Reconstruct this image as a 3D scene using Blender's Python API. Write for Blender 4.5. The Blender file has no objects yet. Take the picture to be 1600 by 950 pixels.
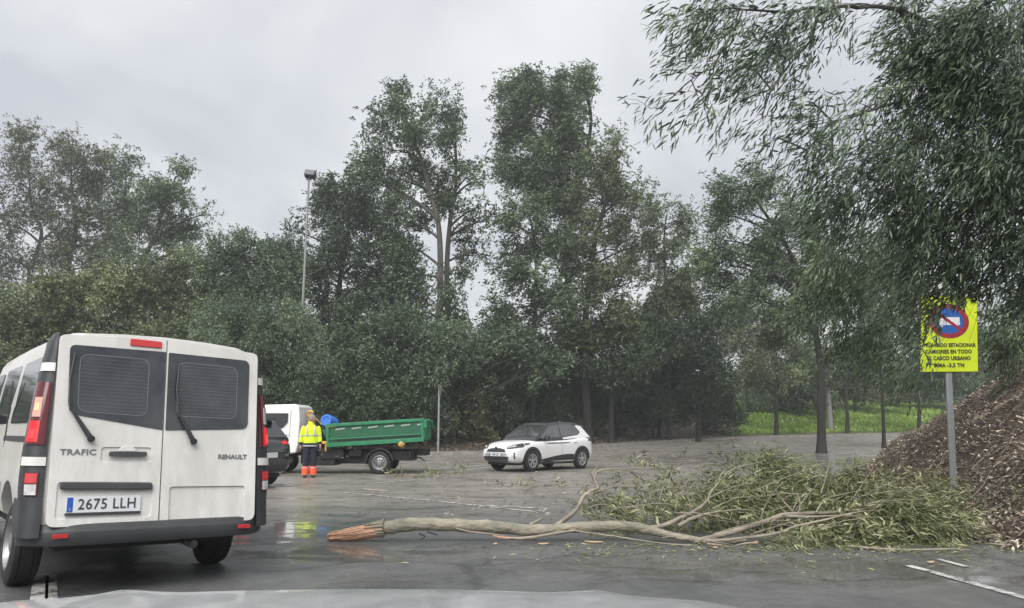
import bpy, bmesh, math, random
import numpy as np
from mathutils import Vector, Matrix
from mathutils.bvhtree import BVHTree
R = math.radians
PI = math.pi
rng = np.random.default_rng(11)
random.seed(11)
S = bpy.context.scene
COL = S.collection

# ------------------------------------------------------------------ camera, sky, sun, exposure
EYE = 1.35
PITCH = R(9.73)
FPX = 1600 * 26.0 / 36.0
cd = bpy.data.cameras.new('camera'); cam = bpy.data.objects.new('camera', cd); COL.objects.link(cam)
cam.location = (0, 0, EYE); cam.rotation_euler = (R(90) + PITCH, 0, 0)
cd.lens = 26; cd.sensor_width = 36; cd.clip_start = 0.05; cd.clip_end = 3000
S.camera = cam

SUN_EL, SUN_AZ = R(52), R(200)       # azimuth clockwise from +Y: behind the camera, a little to the left
w = bpy.data.worlds.new('World'); S.world = w; w.use_nodes = True
nt = w.node_tree; nt.nodes.clear()
def nn(t, kind, **kw):
    n = t.nodes.new(kind)
    for k, v in kw.items():
        if k in n.inputs.keys(): n.inputs[k].default_value = v
        else: setattr(n, k, v)
    return n
def lk(t, a, b): t.links.new(a, b)
out = nn(nt, 'ShaderNodeOutputWorld'); bg = nn(nt, 'ShaderNodeBackground')
sky = nn(nt, 'ShaderNodeTexSky', sky_type='NISHITA', sun_disc=False)
sky.sun_elevation = SUN_EL; sky.sun_rotation = SUN_AZ; sky.air_density = 1.5; sky.dust_density = 4.0
tc = nn(nt, 'ShaderNodeTexCoord')
sep = nn(nt, 'ShaderNodeSeparateXYZ'); lk(nt, tc.outputs['Generated'], sep.inputs[0])
# cloud layer: project the direction onto a flat ceiling so that clouds get smaller towards the horizon
addz = nn(nt, 'ShaderNodeMath', operation='ADD'); lk(nt, sep.outputs[2], addz.inputs[0]); addz.inputs[1].default_value = 0.22
ab = nn(nt, 'ShaderNodeMath', operation='MAXIMUM'); lk(nt, addz.outputs[0], ab.inputs[0]); ab.inputs[1].default_value = 0.15
dx = nn(nt, 'ShaderNodeMath', operation='DIVIDE'); lk(nt, sep.outputs[0], dx.inputs[0]); lk(nt, ab.outputs[0], dx.inputs[1])
dy = nn(nt, 'ShaderNodeMath', operation='DIVIDE'); lk(nt, sep.outputs[1], dy.inputs[0]); lk(nt, ab.outputs[0], dy.inputs[1])
cmb = nn(nt, 'ShaderNodeCombineXYZ'); lk(nt, dx.outputs[0], cmb.inputs[0]); lk(nt, dy.outputs[0], cmb.inputs[1])
no = nn(nt, 'ShaderNodeTexNoise'); no.inputs['Scale'].default_value = 1.1; no.inputs['Detail'].default_value = 5; no.inputs['Roughness'].default_value = 0.5
no.inputs['Distortion'].default_value = 0.4
lk(nt, cmb.outputs[0], no.inputs['Vector'])
cr = nn(nt, 'ShaderNodeValToRGB'); lk(nt, no.outputs['Fac'], cr.inputs[0])
cr.color_ramp.elements[0].position = 0.38; cr.color_ramp.elements[0].color = (0.58, 0.605, 0.66, 1)
cr.color_ramp.elements[1].position = 0.66; cr.color_ramp.elements[1].color = (0.92, 0.93, 0.945, 1)
# clear-sky colour at its physical strength, nearly all of it hidden by the cloud layer
sc = nn(nt, 'ShaderNodeVectorMath', operation='SCALE'); lk(nt, sky.outputs[0], sc.inputs[0]); sc.inputs['Scale'].default_value = 0.08
mx = nn(nt, 'ShaderNodeMix', data_type='RGBA'); mx.inputs[0].default_value = 0.9
lk(nt, sc.outputs[0], mx.inputs[6]); lk(nt, cr.outputs[0], mx.inputs[7])
lk(nt, mx.outputs[2], bg.inputs[0]); bg.inputs[1].default_value = 0.37
lk(nt, bg.outputs[0], out.inputs[0])

sl = bpy.data.lights.new('sun', 'SUN'); sl.energy = 1.5; sl.angle = R(60); sl.color = (1.0, 0.975, 0.94)
sun = bpy.data.objects.new('sun', sl); COL.objects.link(sun); sun.location = (-10, -20, 40)
sd = Vector((math.sin(SUN_AZ) * math.cos(SUN_EL), math.cos(SUN_AZ) * math.cos(SUN_EL), math.sin(SUN_EL)))
sun.rotation_euler = sd.to_track_quat('Z', 'Y').to_euler()
S.view_settings.view_transform = 'Standard'; S.view_settings.look = 'None'
S.view_settings.exposure = 1.62; S.view_settings.gamma = 1.0
S.render.engine = 'CYCLES'
S.cycles.max_bounces = 5; S.cycles.diffuse_bounces = 3; S.cycles.glossy_bounces = 3
S.cycles.transmission_bounces = 4; S.cycles.transparent_max_bounces = 8; S.cycles.volume_bounces = 0
S.cycles.use_denoising = True
try: S.cycles.denoising_input_passes = 'RGB_ALBEDO_NORMAL'
except Exception: pass

# ------------------------------------------------------------------ pixel <-> world helpers (photo pixels, 1600 x 950)
FW = Vector((0, math.cos(PITCH), math.sin(PITCH))); UPV = Vector((0, -math.sin(PITCH), math.cos(PITCH)))
def ray(px, py): return FW + Vector((1, 0, 0)) * ((px - 800) / FPX) + UPV * ((475 - py) / FPX)
def at(px, py, Y):
    d = ray(px, py); return Vector((0, 0, EYE)) + d * (Y / d.y)
def mpp(Y): return Y / FPX * 1.0     # metres per photo pixel, roughly

def poly_sd(X, Y, poly):
    """signed distance to a polyline, positive on its left side"""
    X = np.asarray(X, float); Y = np.asarray(Y, float)
    best = np.full(X.shape, 1e9); sg = np.ones(X.shape)
    for (ax, ay), (bx, by) in zip(poly[:-1], poly[1:]):
        ex, ey = bx - ax, by - ay; l2 = ex * ex + ey * ey
        t = np.clip(((X - ax) * ex + (Y - ay) * ey) / l2, 0, 1)
        qx, qy = ax + t * ex, ay + t * ey
        d = np.hypot(X - qx, Y - qy); s = np.where(ex * (Y - ay) - ey * (X - ax) < 0, -1.0, 1.0)
        m = d < best - 1e-9
        best = np.where(m, d, best); sg = np.where(m, s, sg)
    return best * sg
def sm(x, a, b):
    t = np.clip((x - a) / (b - a), 0, 1); return t * t * (3 - 2 * t)
def rz(x, y):
    y = np.asarray(y, float)
    q = 0.00065 * (np.clip(y, 24, 62) - 24) ** 2
    return q + np.clip(y - 62, 0, 60) * 0.03 + 0 * np.asarray(x, float)
def wob(x, y, s=1.0):
    return (np.sin(x * 1.3 * s + 1.7 * np.sin(y * 0.9 * s)) + np.sin(y * 1.7 * s + 1.1 * np.sin(x * 0.7 * s + 2)) + 0.5 * np.sin(x * 3.1 * s + y * 2.3 * s)) / 2.5
FAR = [(-300, 20), (-60, 33), (-25, 35.5), (-6, 37.5), (0, 40), (6, 47), (12, 54), (20, 59.5), (36, 66), (60, 74), (300, 110)]   # far kerb, verge on its left
MOUND = [(300, 60), (45, 36), (20, 31), (12.6, 27), (9.3, 21.6), (7.9, 17), (7.0, 12.5), (5.9, 10.0), (6.05, 8.9), (7, 3), (8, -5), (9, -20), (14, -300)]  # bank on its left
LEFTV = [(-20, -300), (-15, -20), (-16, 0), (-22, 12), (-34, 20), (-60, 24), (-300, 12)]     # near left verge on its left
def far_d(x, y): return poly_sd(x, y, FAR)
def mound_d(x, y): return poly_sd(x, y, MOUND)
def left_d(x, y): return poly_sd(x, y, LEFTV)
def gz(x, y):
    x = np.asarray(x, float); y = np.asarray(y, float)
    b = rz(x, y)
    df, dm, dl = far_d(x, y), mound_d(x, y), left_d(x, y)
    z = b - 0.06
    gr = sm(x, 12, 18)
    slope = 0.16 * (1 - gr) + 0.17 * gr
    zf = b * 0 + rz(x, np.minimum(y, 80)) + 0.09 + np.clip(df - 2.0, 0, 16) * slope + 0.08 * wob(x, y) * sm(df, 2, 5)
    z = np.where(df > 0, np.where(df < 0.35, b - 0.06, zf), z)
    hm = 9.0 * (1 - np.exp(-np.clip(dm, 0, 12) * 0.082)) * (0.50 + 0.50 * sm(dm, 0, 1.7))
    z = np.where(dm > 0, b - 0.06 + hm + (0.24 * wob(x * .9, y * 1.0) + 0.09 * wob(x * 2.6, y * 2.9) + .03 * wob(x * 7, y * 6.3)) * sm(dm, 0.2, 1.5), z)
    z = np.where(dl > 0, b - 0.06 + np.clip(dl, 0, 12) * 0.12, z)
    return z
def surf(x, y):
    return max(float(gz(x, y)), float(rz(x, y)))
def gp(px, py):
    d = ray(px, py); o = Vector((0, 0, EYE)); t = 2.0
    for _ in range(3000):
        p = o + d * t
        if p.z < surf(p.x, p.y): break
        t += 0.05
    lo, hi = t - 0.05, t
    for _ in range(12):
        m = (lo + hi) / 2; p = o + d * m
        if p.z < surf(p.x, p.y): hi = m
        else: lo = m
    return o + d * hi

# ------------------------------------------------------------------ tagging and linking
def tag(o, label=None, cat=None, group=None, kind=None):
    if label: o['label'] = label
    if cat: o['category'] = cat
    if group: o['group'] = group
    if kind: o['kind'] = kind
    return o
def empty(name, loc=(0, 0, 0), rz_=0.0):
    o = bpy.data.objects.new(name, None); COL.objects.link(o); o.location = loc; o.rotation_euler = (0, 0, rz_)
    o.empty_display_size = 0.3
    return o
def link(name, me, mat=None, parent=None, smooth=None, bevel=0, seg=2):
    if mat is not None:
        for m_ in (mat if isinstance(mat, (list, tuple)) else [mat]): me.materials.append(m_)
    o = bpy.data.objects.new(name, me); COL.objects.link(o)
    if parent is not None: o.parent = parent
    if smooth is not None and len(me.polygons):
        me.polygons.foreach_set('use_smooth', np.ones(len(me.polygons), bool))
        me.set_sharp_from_angle(angle=R(smooth))
    if bevel:
        b = o.modifiers.new('bevel', 'BEVEL'); b.width = bevel; b.segments = seg; b.limit_method = 'ANGLE'; b.angle_limit = R(35)
        b.harden_normals = False
    return o

class MB:
    """collects simple shapes into one mesh"""
    def __init__(s): s.v = []; s.f = []; s.m = []; s.mi = 0
    def add(s, vs, fs, M=None):
        n = len(s.v)
        for p in vs:
            p = Vector(p); s.v.append(tuple(M @ p) if M is not None else tuple(p))
        for f in fs: s.f.append([i + n for i in f]); s.m.append(s.mi)
        return s
    def box(s, c, d, M=None, rot=None):
        cx, cy, cz = c; a, b, e = d[0] / 2, d[1] / 2, d[2] / 2
        vs = [Vector((x, y, z)) for x in (-a, a) for y in (-b, b) for z in (-e, e)]
        if rot is not None: vs = [rot @ p for p in vs]
        vs = [p + Vector(c) for p in vs]
        return s.add(vs, [(0, 1, 3, 2), (4, 6, 7, 5), (0, 4, 5, 1), (2, 3, 7, 6), (0, 2, 6, 4), (1, 5, 7, 3)], M)
    def prism(s, pts, off, M=None):
        """pts: planar outline of 3-D points, off: extrusion vector"""
        n = len(pts); off = Vector(off)
        vs = [Vector(p) for p in pts] + [Vector(p) + off for p in pts]
        fs = [list(range(n))[::-1], list(range(n, 2 * n))] + [(i, (i + 1) % n, n + (i + 1) % n, n + i) for i in range(n)]
        return s.add(vs, fs, M)
    def tube(s, pts, rad, n=8, cap=True, M=None):
        pts = [Vector(p) for p in pts]
        if not hasattr(rad, '__len__'): rad = [rad] * len(pts)
        vs = []; fs = []; prev = None
        for i, p in enumerate(pts):
            t = (pts[min(i + 1, len(pts) - 1)] - pts[max(i - 1, 0)])
            if t.length < 1e-9: t = Vector((0, 0, 1))
            t.normalize()
            if prev is None:
                u = t.cross(Vector((0, 0, 1)));
                if u.length < 1e-3: u = t.cross(Vector((0, 1, 0)))
            else:
                u = prev - t * prev.dot(t)
                if u.length < 1e-4: u = t.orthogonal()
            u.normalize(); prev = u; v = t.cross(u)
            for k in range(n):
                a = 2 * PI * k / n
                vs.append(p + (u * math.cos(a) + v * math.sin(a)) * rad[i])
        for i in range(len(pts) - 1):
            for k in range(n):
                fs.append((i * n + k, i * n + (k + 1) % n, (i + 1) * n + (k + 1) % n, (i + 1) * n + k))
        if cap:
            fs.append(list(range(n))[::-1]); fs.append([len(vs) - n + k for k in range(n)])
        return s.add(vs, fs, M)
    def lathe(s, prof, n=24, M=None, axis='z', closed=False):
        """prof: (r, h) pairs round the axis"""
        vs = []; fs = []; m = len(prof)
        for k in range(n):
            a = 2 * PI * k / n
            for r, h in prof:
                q = (r * math.cos(a), r * math.sin(a), h) if axis == 'z' else (r * math.cos(a), h, r * math.sin(a)) if axis == 'y' else (h, r * math.cos(a), r * math.sin(a))
                vs.append(q)
        for k in range(n):
            k2 = (k + 1) % n
            for j in range(m - 1 + (1 if closed else 0)):
                j2 = (j + 1) % m
                fs.append((k * m + j, k2 * m + j, k2 * m + j2, k * m + j2))
        return s.add(vs, fs, M)
    def loft(s, rings, cap=True, M=None, wrap=True):
        n = len(rings[0]); vs = [p for r in rings for p in r]; fs = []
        for i in range(len(rings) - 1):
            for k in range(n if wrap else n - 1):
                fs.append((i * n + k, i * n + (k + 1) % n, (i + 1) * n + (k + 1) % n, (i + 1) * n + k))
        if cap and wrap:
            fs.append(list(range(n))[::-1]); fs.append([(len(rings) - 1) * n + k for k in range(n)])
        return s.add(vs, fs, M)
    def grid(s, rows, M=None):
        return s.loft(rows, cap=False, M=M, wrap=False)
    def mesh(s, name):
        me = bpy.data.meshes.new(name); me.from_pydata([tuple(p) for p in s.v], [], s.f)
        if any(s.m): me.polygons.foreach_set('material_index', s.m)
        bm = bmesh.new(); bm.from_mesh(me)
        bmesh.ops.recalc_face_normals(bm, faces=bm.faces); bm.to_mesh(me); bm.free()
        me.update(); return me
    def build(s, name, mat, parent=None, smooth=40, bevel=0, seg=2):
        return link(name, s.mesh(name), mat, parent, smooth, bevel, seg)

def rrect(w_, h_, r, n=5):
    """rounded rectangle outline, centred"""
    o = []
    for (cx, cy, a0) in ((w_ / 2 - r, h_ / 2 - r, 0), (-w_ / 2 + r, h_ / 2 - r, 90), (-w_ / 2 + r, -h_ / 2 + r, 180), (w_ / 2 - r, -h_ / 2 + r, 270)):
        for k in range(n + 1):
            a = R(a0 + 90 * k / n); o.append((cx + r * math.cos(a), cy + r * math.sin(a)))
    return o
def round_poly(pts, r, n=4):
    """round the corners of a 2-D polygon; r one radius or a list"""
    out_ = []; m = len(pts)
    for i in range(m):
        p0, p, p1 = Vector(pts[i - 1]), Vector(pts[i]), Vector(pts[(i + 1) % m])
        rr = r[i] if hasattr(r, '__len__') else r
        a = (p0 - p); b = (p1 - p); la, lb = a.length, b.length; rr = min(rr, la * .45, lb * .45)
        A = p + a / la * rr; B = p + b / lb * rr
        for k in range(n + 1):
            t = k / n; q = A * (1 - t) ** 2 + p * 2 * t * (1 - t) + B * t * t
            out_.append((q.x, q.y))
    return out_
def evaluated(o, name=None):
    dg = bpy.context.evaluated_depsgraph_get(); dg.update()
    me = bpy.data.meshes.new_from_object(o.evaluated_get(dg)); me.name = name or o.name
    return me
def text_mesh(txt, size, depth, name='lettering', spacing=1.0, offset=0.0, xscale=1.0, align='CENTER'):
    c = bpy.data.curves.new(name, 'FONT'); c.body = txt; c.size = size; c.extrude = depth; c.space_character = spacing
    c.align_x = align; c.align_y = 'CENTER'; c.offset = offset; c.resolution_u = 3
    o = bpy.data.objects.new(name, c); COL.objects.link(o)
    me = evaluated(o, name)
    bpy.data.objects.remove(o); bpy.data.curves.remove(c)
    if xscale != 1.0: me.transform(Matrix.Diagonal((xscale, 1, 1, 1)))
    return me

# ------------------------------------------------------------------ materials
def mat(name, col=(.5, .5, .5), rough=.5, metal=0.0, noise=0.0, nscale=6.0, col2=None, bump=0.0, bscale=30.0, emit=None, estr=1.0, coat=0.0, spec=None, trans=0.0, alpha=None, sheen=0.0, coords='Object', rvar=0.0, dist=0.02, stretch=None):
    m = bpy.data.materials.new(name); m.use_nodes = True; t = m.node_tree
    b = t.nodes['Principled BSDF']; b.inputs['Base Color'].default_value = (*col, 1); b.inputs['Roughness'].default_value = rough
    b.inputs['Metallic'].default_value = metal
    if coat: b.inputs['Coat Weight'].default_value = coat; b.inputs['Coat Roughness'].default_value = 0.06
    if spec is not None: b.inputs['Specular IOR Level'].default_value = spec
    if trans: b.inputs['Transmission Weight'].default_value = trans
    if emit: b.inputs['Emission Color'].default_value = (*emit, 1); b.inputs['Emission Strength'].default_value = estr
    co = nn(t, 'ShaderNodeTexCoord'); src = co.outputs[coords]
    if stretch:
        mp = nn(t, 'ShaderNodeMapping'); mp.inputs['Scale'].default_value = stretch; lk(t, src, mp.inputs[0]); src = mp.outputs[0]
    if noise or col2 or rvar:
        n1 = nn(t, 'ShaderNodeTexNoise'); n1.inputs['Scale'].default_value = nscale; n1.inputs['Detail'].default_value = 6; n1.inputs['Roughness'].default_value = .65
        lk(t, src, n1.inputs['Vector'])
        cr_ = nn(t, 'ShaderNodeValToRGB'); lk(t, n1.outputs['Fac'], cr_.inputs[0])
        c2 = col2 or tuple(c * (1 - noise) for c in col)
        cr_.color_ramp.elements[0].position = .35; cr_.color_ramp.elements[0].color = (*c2, 1)
        cr_.color_ramp.elements[1].position = .68; cr_.color_ramp.elements[1].color = (*col, 1)
        lk(t, cr_.outputs[0], b.inputs['Base Color'])
        if rvar:
            mr = nn(t, 'ShaderNodeMapRange'); lk(t, n1.outputs['Fac'], mr.inputs[0]); mr.inputs[1].default_value = .3; mr.inputs[2].default_value = .7
            mr.inputs[3].default_value = rough + rvar; mr.inputs[4].default_value = max(0.02, rough - rvar); lk(t, mr.outputs[0], b.inputs['Roughness'])
    if bump:
        n2 = nn(t, 'ShaderNodeTexNoise'); n2.inputs['Scale'].default_value = bscale; n2.inputs['Detail'].default_value = 5
        lk(t, src, n2.inputs['Vector'])
        bp = nn(t, 'ShaderNodeBump'); bp.inputs['Strength'].default_value = bump; bp.inputs['Distance'].default_value = dist
        lk(t, n2.outputs['Fac'], bp.inputs['Height']); lk(t, bp.outputs[0], b.inputs['Normal'])
    return m
M = {}
M['van_paint'] = mat('van_paint', (.745, .735, .71), .30, coat=.3, col2=(.56, .545, .51), nscale=1.6, rvar=.08, stretch=(1, 1, .6))
def grime(m, z0, z1, colr, amt):
    t = m.node_tree; b = t.nodes['Principled BSDF']; old = b.inputs['Base Color'].links[0].from_socket
    co = nn(t, 'ShaderNodeTexCoord'); sp = nn(t, 'ShaderNodeSeparateXYZ'); lk(t, co.outputs['Object'], sp.inputs[0])
    mp = nn(t, 'ShaderNodeMapping'); mp.inputs['Scale'].default_value = (6, 6, 1.2); lk(t, co.outputs['Object'], mp.inputs[0])
    n = nn(t, 'ShaderNodeTexNoise'); n.inputs['Scale'].default_value = 2.2; n.inputs['Detail'].default_value = 9; n.inputs['Roughness'].default_value = .7; lk(t, mp.outputs[0], n.inputs['Vector'])
    r = nn(t, 'ShaderNodeMapRange'); lk(t, sp.outputs[2], r.inputs[0]); r.inputs[1].default_value = z0; r.inputs[2].default_value = z1; r.inputs[3].default_value = 1; r.inputs[4].default_value = .22
    n2 = nn(t, 'ShaderNodeMapRange'); lk(t, n.outputs['Fac'], n2.inputs[0]); n2.inputs[1].default_value = .38; n2.inputs[2].default_value = .68
    mu = nn(t, 'ShaderNodeMath', operation='MULTIPLY'); lk(t, r.outputs[0], mu.inputs[0]); lk(t, n2.outputs[0], mu.inputs[1])
    m2 = nn(t, 'ShaderNodeMath', operation='MULTIPLY'); lk(t, mu.outputs[0], m2.inputs[0]); m2.inputs[1].default_value = amt
    mx = nn(t, 'ShaderNodeMix', data_type='RGBA'); lk(t, m2.outputs[0], mx.inputs[0]); lk(t, old, mx.inputs[6]); mx.inputs[7].default_value = (*colr, 1); lk(t, mx.outputs[2], b.inputs['Base Color'])
grime(M['van_paint'], .3, 1.5, (.27, .26, .24), .34)
M['black_plastic'] = mat('black_plastic', (.035, .037, .042), .42, noise=.3, nscale=9, bump=.15, bscale=220, dist=.002)
M['grey_plastic'] = mat('grey_plastic', (.055, .058, .062), .5, noise=.35, nscale=5, bump=.15, bscale=200, dist=.002)
M['dark_glass'] = mat('dark_glass', (.012, .014, .017), .05, spec=.8, coat=.6, noise=.2, nscale=3)
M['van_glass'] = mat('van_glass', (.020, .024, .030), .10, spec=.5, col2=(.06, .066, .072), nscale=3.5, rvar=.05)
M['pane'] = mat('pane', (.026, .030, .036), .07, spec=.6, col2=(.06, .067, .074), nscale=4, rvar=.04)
M['car_glass'] = mat('car_glass', (.012, .013, .015), .04, spec=1.0, coat=1.0, col2=(.05, .052, .055), nscale=4)  # paler mottling painted into the glass stands for reflections
M['frit'] = mat('frit', (.03, .034, .04), .2, spec=.4)
M['glass_line'] = mat('glass_line', (.16, .17, .18), .4)
M['rubber'] = mat('rubber', (.022, .022, .023), .75, bump=.3, bscale=60, noise=.3)
M['rim_grey'] = mat('rim_grey', (.42, .42, .42), .38, metal=.7, noise=.4, nscale=14)
M['rim_alloy'] = mat('rim_alloy', (.5, .5, .51), .3, metal=.6)
M['rim_dark'] = mat('rim_dark', (.03, .03, .032), .4)
M['red_lens'] = mat('red_lens', (.10, .006, .01), .1, coat=.6)
M['red_reflector'] = mat('red_reflector', (.55, .03, .035), .3, coat=.4)
M['brake_on'] = mat('brake_on', (.30, .008, .015), .2, emit=(1.0, .03, .03), estr=.16)
M['orange_on'] = mat('orange_on', (.8, .3, .15), .2, emit=(1.0, .33, .16), estr=.22)
M['clear_lens'] = mat('clear_lens', (.62, .62, .62), .15, coat=.5, noise=.4, nscale=20)
M['orange_glass'] = mat('orange_glass', (.8, .28, .02), .25, emit=(1, .4, .05), estr=.1)
M['bulb_red'] = mat('bulb_red', (.6, .02, .03), .2, emit=(1.0, .05, .05), estr=.38)
M['bulb_orange'] = mat('bulb_orange', (.9, .3, .1), .2, emit=(1.0, .42, .2), estr=.45)
M['indicator_lens'] = mat('indicator_lens', (.62, .36, .30), .15, coat=.5)
M['chrome'] = mat('chrome', (.36, .37, .38), .2, metal=.9)
M['badge'] = mat('badge', (.20, .205, .215), .28, metal=.6)
M['plate_white'] = mat('plate_white', (.62, .64, .66), .4)
M['plate_blue'] = mat('plate_blue', (.02, .09, .38), .4)
M['ink'] = mat('ink', (.035, .035, .04), .5)
M['car_white'] = mat('car_white', (.70, .70, .705), .2, coat=.6)
M['car_black'] = mat('car_black', (.012, .012, .014), .12, coat=.7)
M['silver'] = mat('silver', (.34, .35, .355), .35, coat=.5, noise=.3, nscale=9, bump=.5, bscale=160, dist=.003)
M['cab_white'] = mat('cab_white', (.80, .80, .80), .35, coat=.3, noise=.1)
M['green_paint'] = mat('green_paint', (.030, .25, .11), .4, col2=(.02, .15, .075), nscale=4, rvar=.1)
M['green_dark'] = mat('green_dark', (.020, .135, .065), .5, noise=.3)
M['chassis'] = mat('chassis', (.018, .018, .02), .6, noise=.5, bump=.4, bscale=30)
M['worn_steel'] = mat('worn_steel', (.22, .23, .23), .45, metal=.5, noise=.5, nscale=8)
M['yellow_paint'] = mat('yellow_paint', (.75, .42, .05), .45, noise=.25)
M['hivis'] = mat('hivis', (.72, .92, .03), .75, noise=.12, nscale=9, emit=(.7, .95, .02), estr=.03)
M['hivis_orange'] = mat('hivis_orange', (.95, .13, .05), .75, noise=.15, nscale=9, emit=(1, .15, .06), estr=.03)
M['reflective'] = mat('reflective', (.52, .54, .56), .4, noise=.2)
M['navy'] = mat('navy', (.02, .025, .045), .85, noise=.3)
M['skin'] = mat('skin', (.42, .23, .16), .55)
M['hair'] = mat('hair', (.30, .28, .26), .8, noise=.4, nscale=60)
M['boot'] = mat('boot', (.03, .025, .022), .6)
M['blue_drum'] = mat('blue_drum', (.02, .16, .60), .4, noise=.2)
M['galv'] = mat('galv', (.34, .36, .37), .45, metal=.35, noise=.2, nscale=5)
M['pale_pole'] = mat('pale_pole', (.28, .29, .285), .5, noise=.2, nscale=5)
M['lamp_dark'] = mat('lamp_dark', (.05, .055, .065), .4)
M['sign_yellow'] = mat('sign_yellow', (.62, .76, .02), .5, noise=.18, nscale=2.5, emit=(.75, .95, .0), estr=.02)
M['sign_blue'] = mat('sign_blue', (.02, .12, .42), .45, noise=.2)
M['sign_red'] = mat('sign_red', (.36, .025, .04), .45, noise=.25)
M['sign_white'] = mat('sign_white', (.72, .72, .74), .45)
M['kerb_stone'] = mat('kerb_stone', (.32, .305, .28), .55, noise=.45, nscale=3, bump=.4, bscale=25)
M['broken_wood'] = mat('broken_wood', (.66, .42, .29), .8, col2=(.44, .24, .15), nscale=10, bump=.8, bscale=30, stretch=(1, 6, 6))
M['pale_wood'] = mat('pale_wood', (.62, .46, .27), .8, noise=.4)

def bark_mat(name, c1, c2, scale=3.0, stretch=(1, 1, .25), bump=.6):
    return mat(name, c1, .85, col2=c2, nscale=scale, bump=bump, bscale=scale * 5, dist=.03, stretch=stretch, coords='Object')
M['bark_dark'] = bark_mat('bark_dark', (.030, .027, .025), (.012, .011, .010))
M['bark_grey'] = bark_mat('bark_grey', (.11, .10, .088), (.05, .046, .041))
M['bark_fallen'] = bark_mat('bark_fallen', (.37, .32, .25), (.155, .155, .12), scale=5, stretch=(.5, 1, 1), bump=.9)
M['bark_pale'] = bark_mat('bark_pale', (.36, .315, .25), (.16, .14, .11), scale=6, stretch=(.3, 1, 1))

def leaf_mat(name, dark, mid, pale, rough=.38, transl=.18):
    m = bpy.data.materials.new(name); m.use_nodes = True; t = m.node_tree
    b = t.nodes['Principled BSDF']; o = t.nodes['Material Output']
    a = nn(t, 'ShaderNodeAttribute'); a.attribute_name = 'tint'
    c = nn(t, 'ShaderNodeValToRGB'); lk(t, a.outputs['Fac'], c.inputs[0])
    c.color_ramp.elements[0].position = 0.0; c.color_ramp.elements[0].color = (*dark, 1)
    c.color_ramp.elements[1].position = 1.0; c.color_ramp.elements[1].color = (*pale, 1)
    e = c.color_ramp.elements.new(.55); e.color = (*mid, 1)
    lk(t, c.outputs[0], b.inputs['Base Color']); b.inputs['Roughness'].default_value = rough
    b.inputs['Specular IOR Level'].default_value = .5
    tr = nn(t, 'ShaderNodeBsdfTranslucent'); lk(t, c.outputs[0], tr.inputs[0])
    mi = nn(t, 'ShaderNodeMixShader'); mi.inputs[0].default_value = transl
    lk(t, b.outputs[0], mi.inputs[1]); lk(t, tr.outputs[0], mi.inputs[2]); lk(t, mi.outputs[0], o.inputs[0])
    return m
M['leaf_euc'] = leaf_mat('leaf_euc', (0.043, 0.063, 0.035), (0.082, 0.117, 0.063), (0.198, 0.242, 0.137))
M['leaf_mid'] = leaf_mat('leaf_mid', (0.047, 0.074, 0.037), (0.093, 0.140, 0.068), (0.270, 0.328, 0.173))
M['leaf_dark'] = leaf_mat('leaf_dark', (0.032, 0.054, 0.028), (0.062, 0.096, 0.047), (0.139, 0.192, 0.097))
M['leaf_brownish'] = leaf_mat('leaf_brownish', (0.054, 0.064, 0.035), (0.102, 0.113, 0.060), (0.204, 0.198, 0.104))
M['leaf_olive'] = leaf_mat('leaf_olive', (0.077, 0.101, 0.048), (0.181, 0.226, 0.103), (0.421, 0.462, 0.245))
M['leaf_greygreen'] = leaf_mat('leaf_greygreen', (0.056, 0.085, 0.050), (0.110, 0.156, 0.090), (0.247, 0.314, 0.186))
M['leaf_fallen'] = leaf_mat('leaf_fallen', (0.074, 0.083, 0.033), (0.200, 0.223, 0.097), (0.462, 0.456, 0.267)) #'leaf_fallen', (0.085, 0.110, 0.042), (0.213, 0.259, 0.106), (0.482, 0.532, 0.261))
M['leaf_near'] = leaf_mat('leaf_near', (0.041, 0.070, 0.041), (0.083, 0.123, 0.068), (0.226, 0.296, 0.161), rough=.4)
M['litter'] = leaf_mat('litter', (0.074, 0.057, 0.044), (0.246, 0.194, 0.146), (0.780, 0.690, 0.552), rough=.7, transl=.05)
M['grass_blade'] = leaf_mat('grass_blade', (0.107, 0.167, 0.030), (0.243, 0.383, 0.060), (0.517, 0.637, 0.150), transl=.3)
M['petal'] = mat('petal', (.8, .8, .74), .7)
M['soil'] = mat('soil', (.055, .042, .032), .9, noise=.4, bump=.6, bscale=12)

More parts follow.
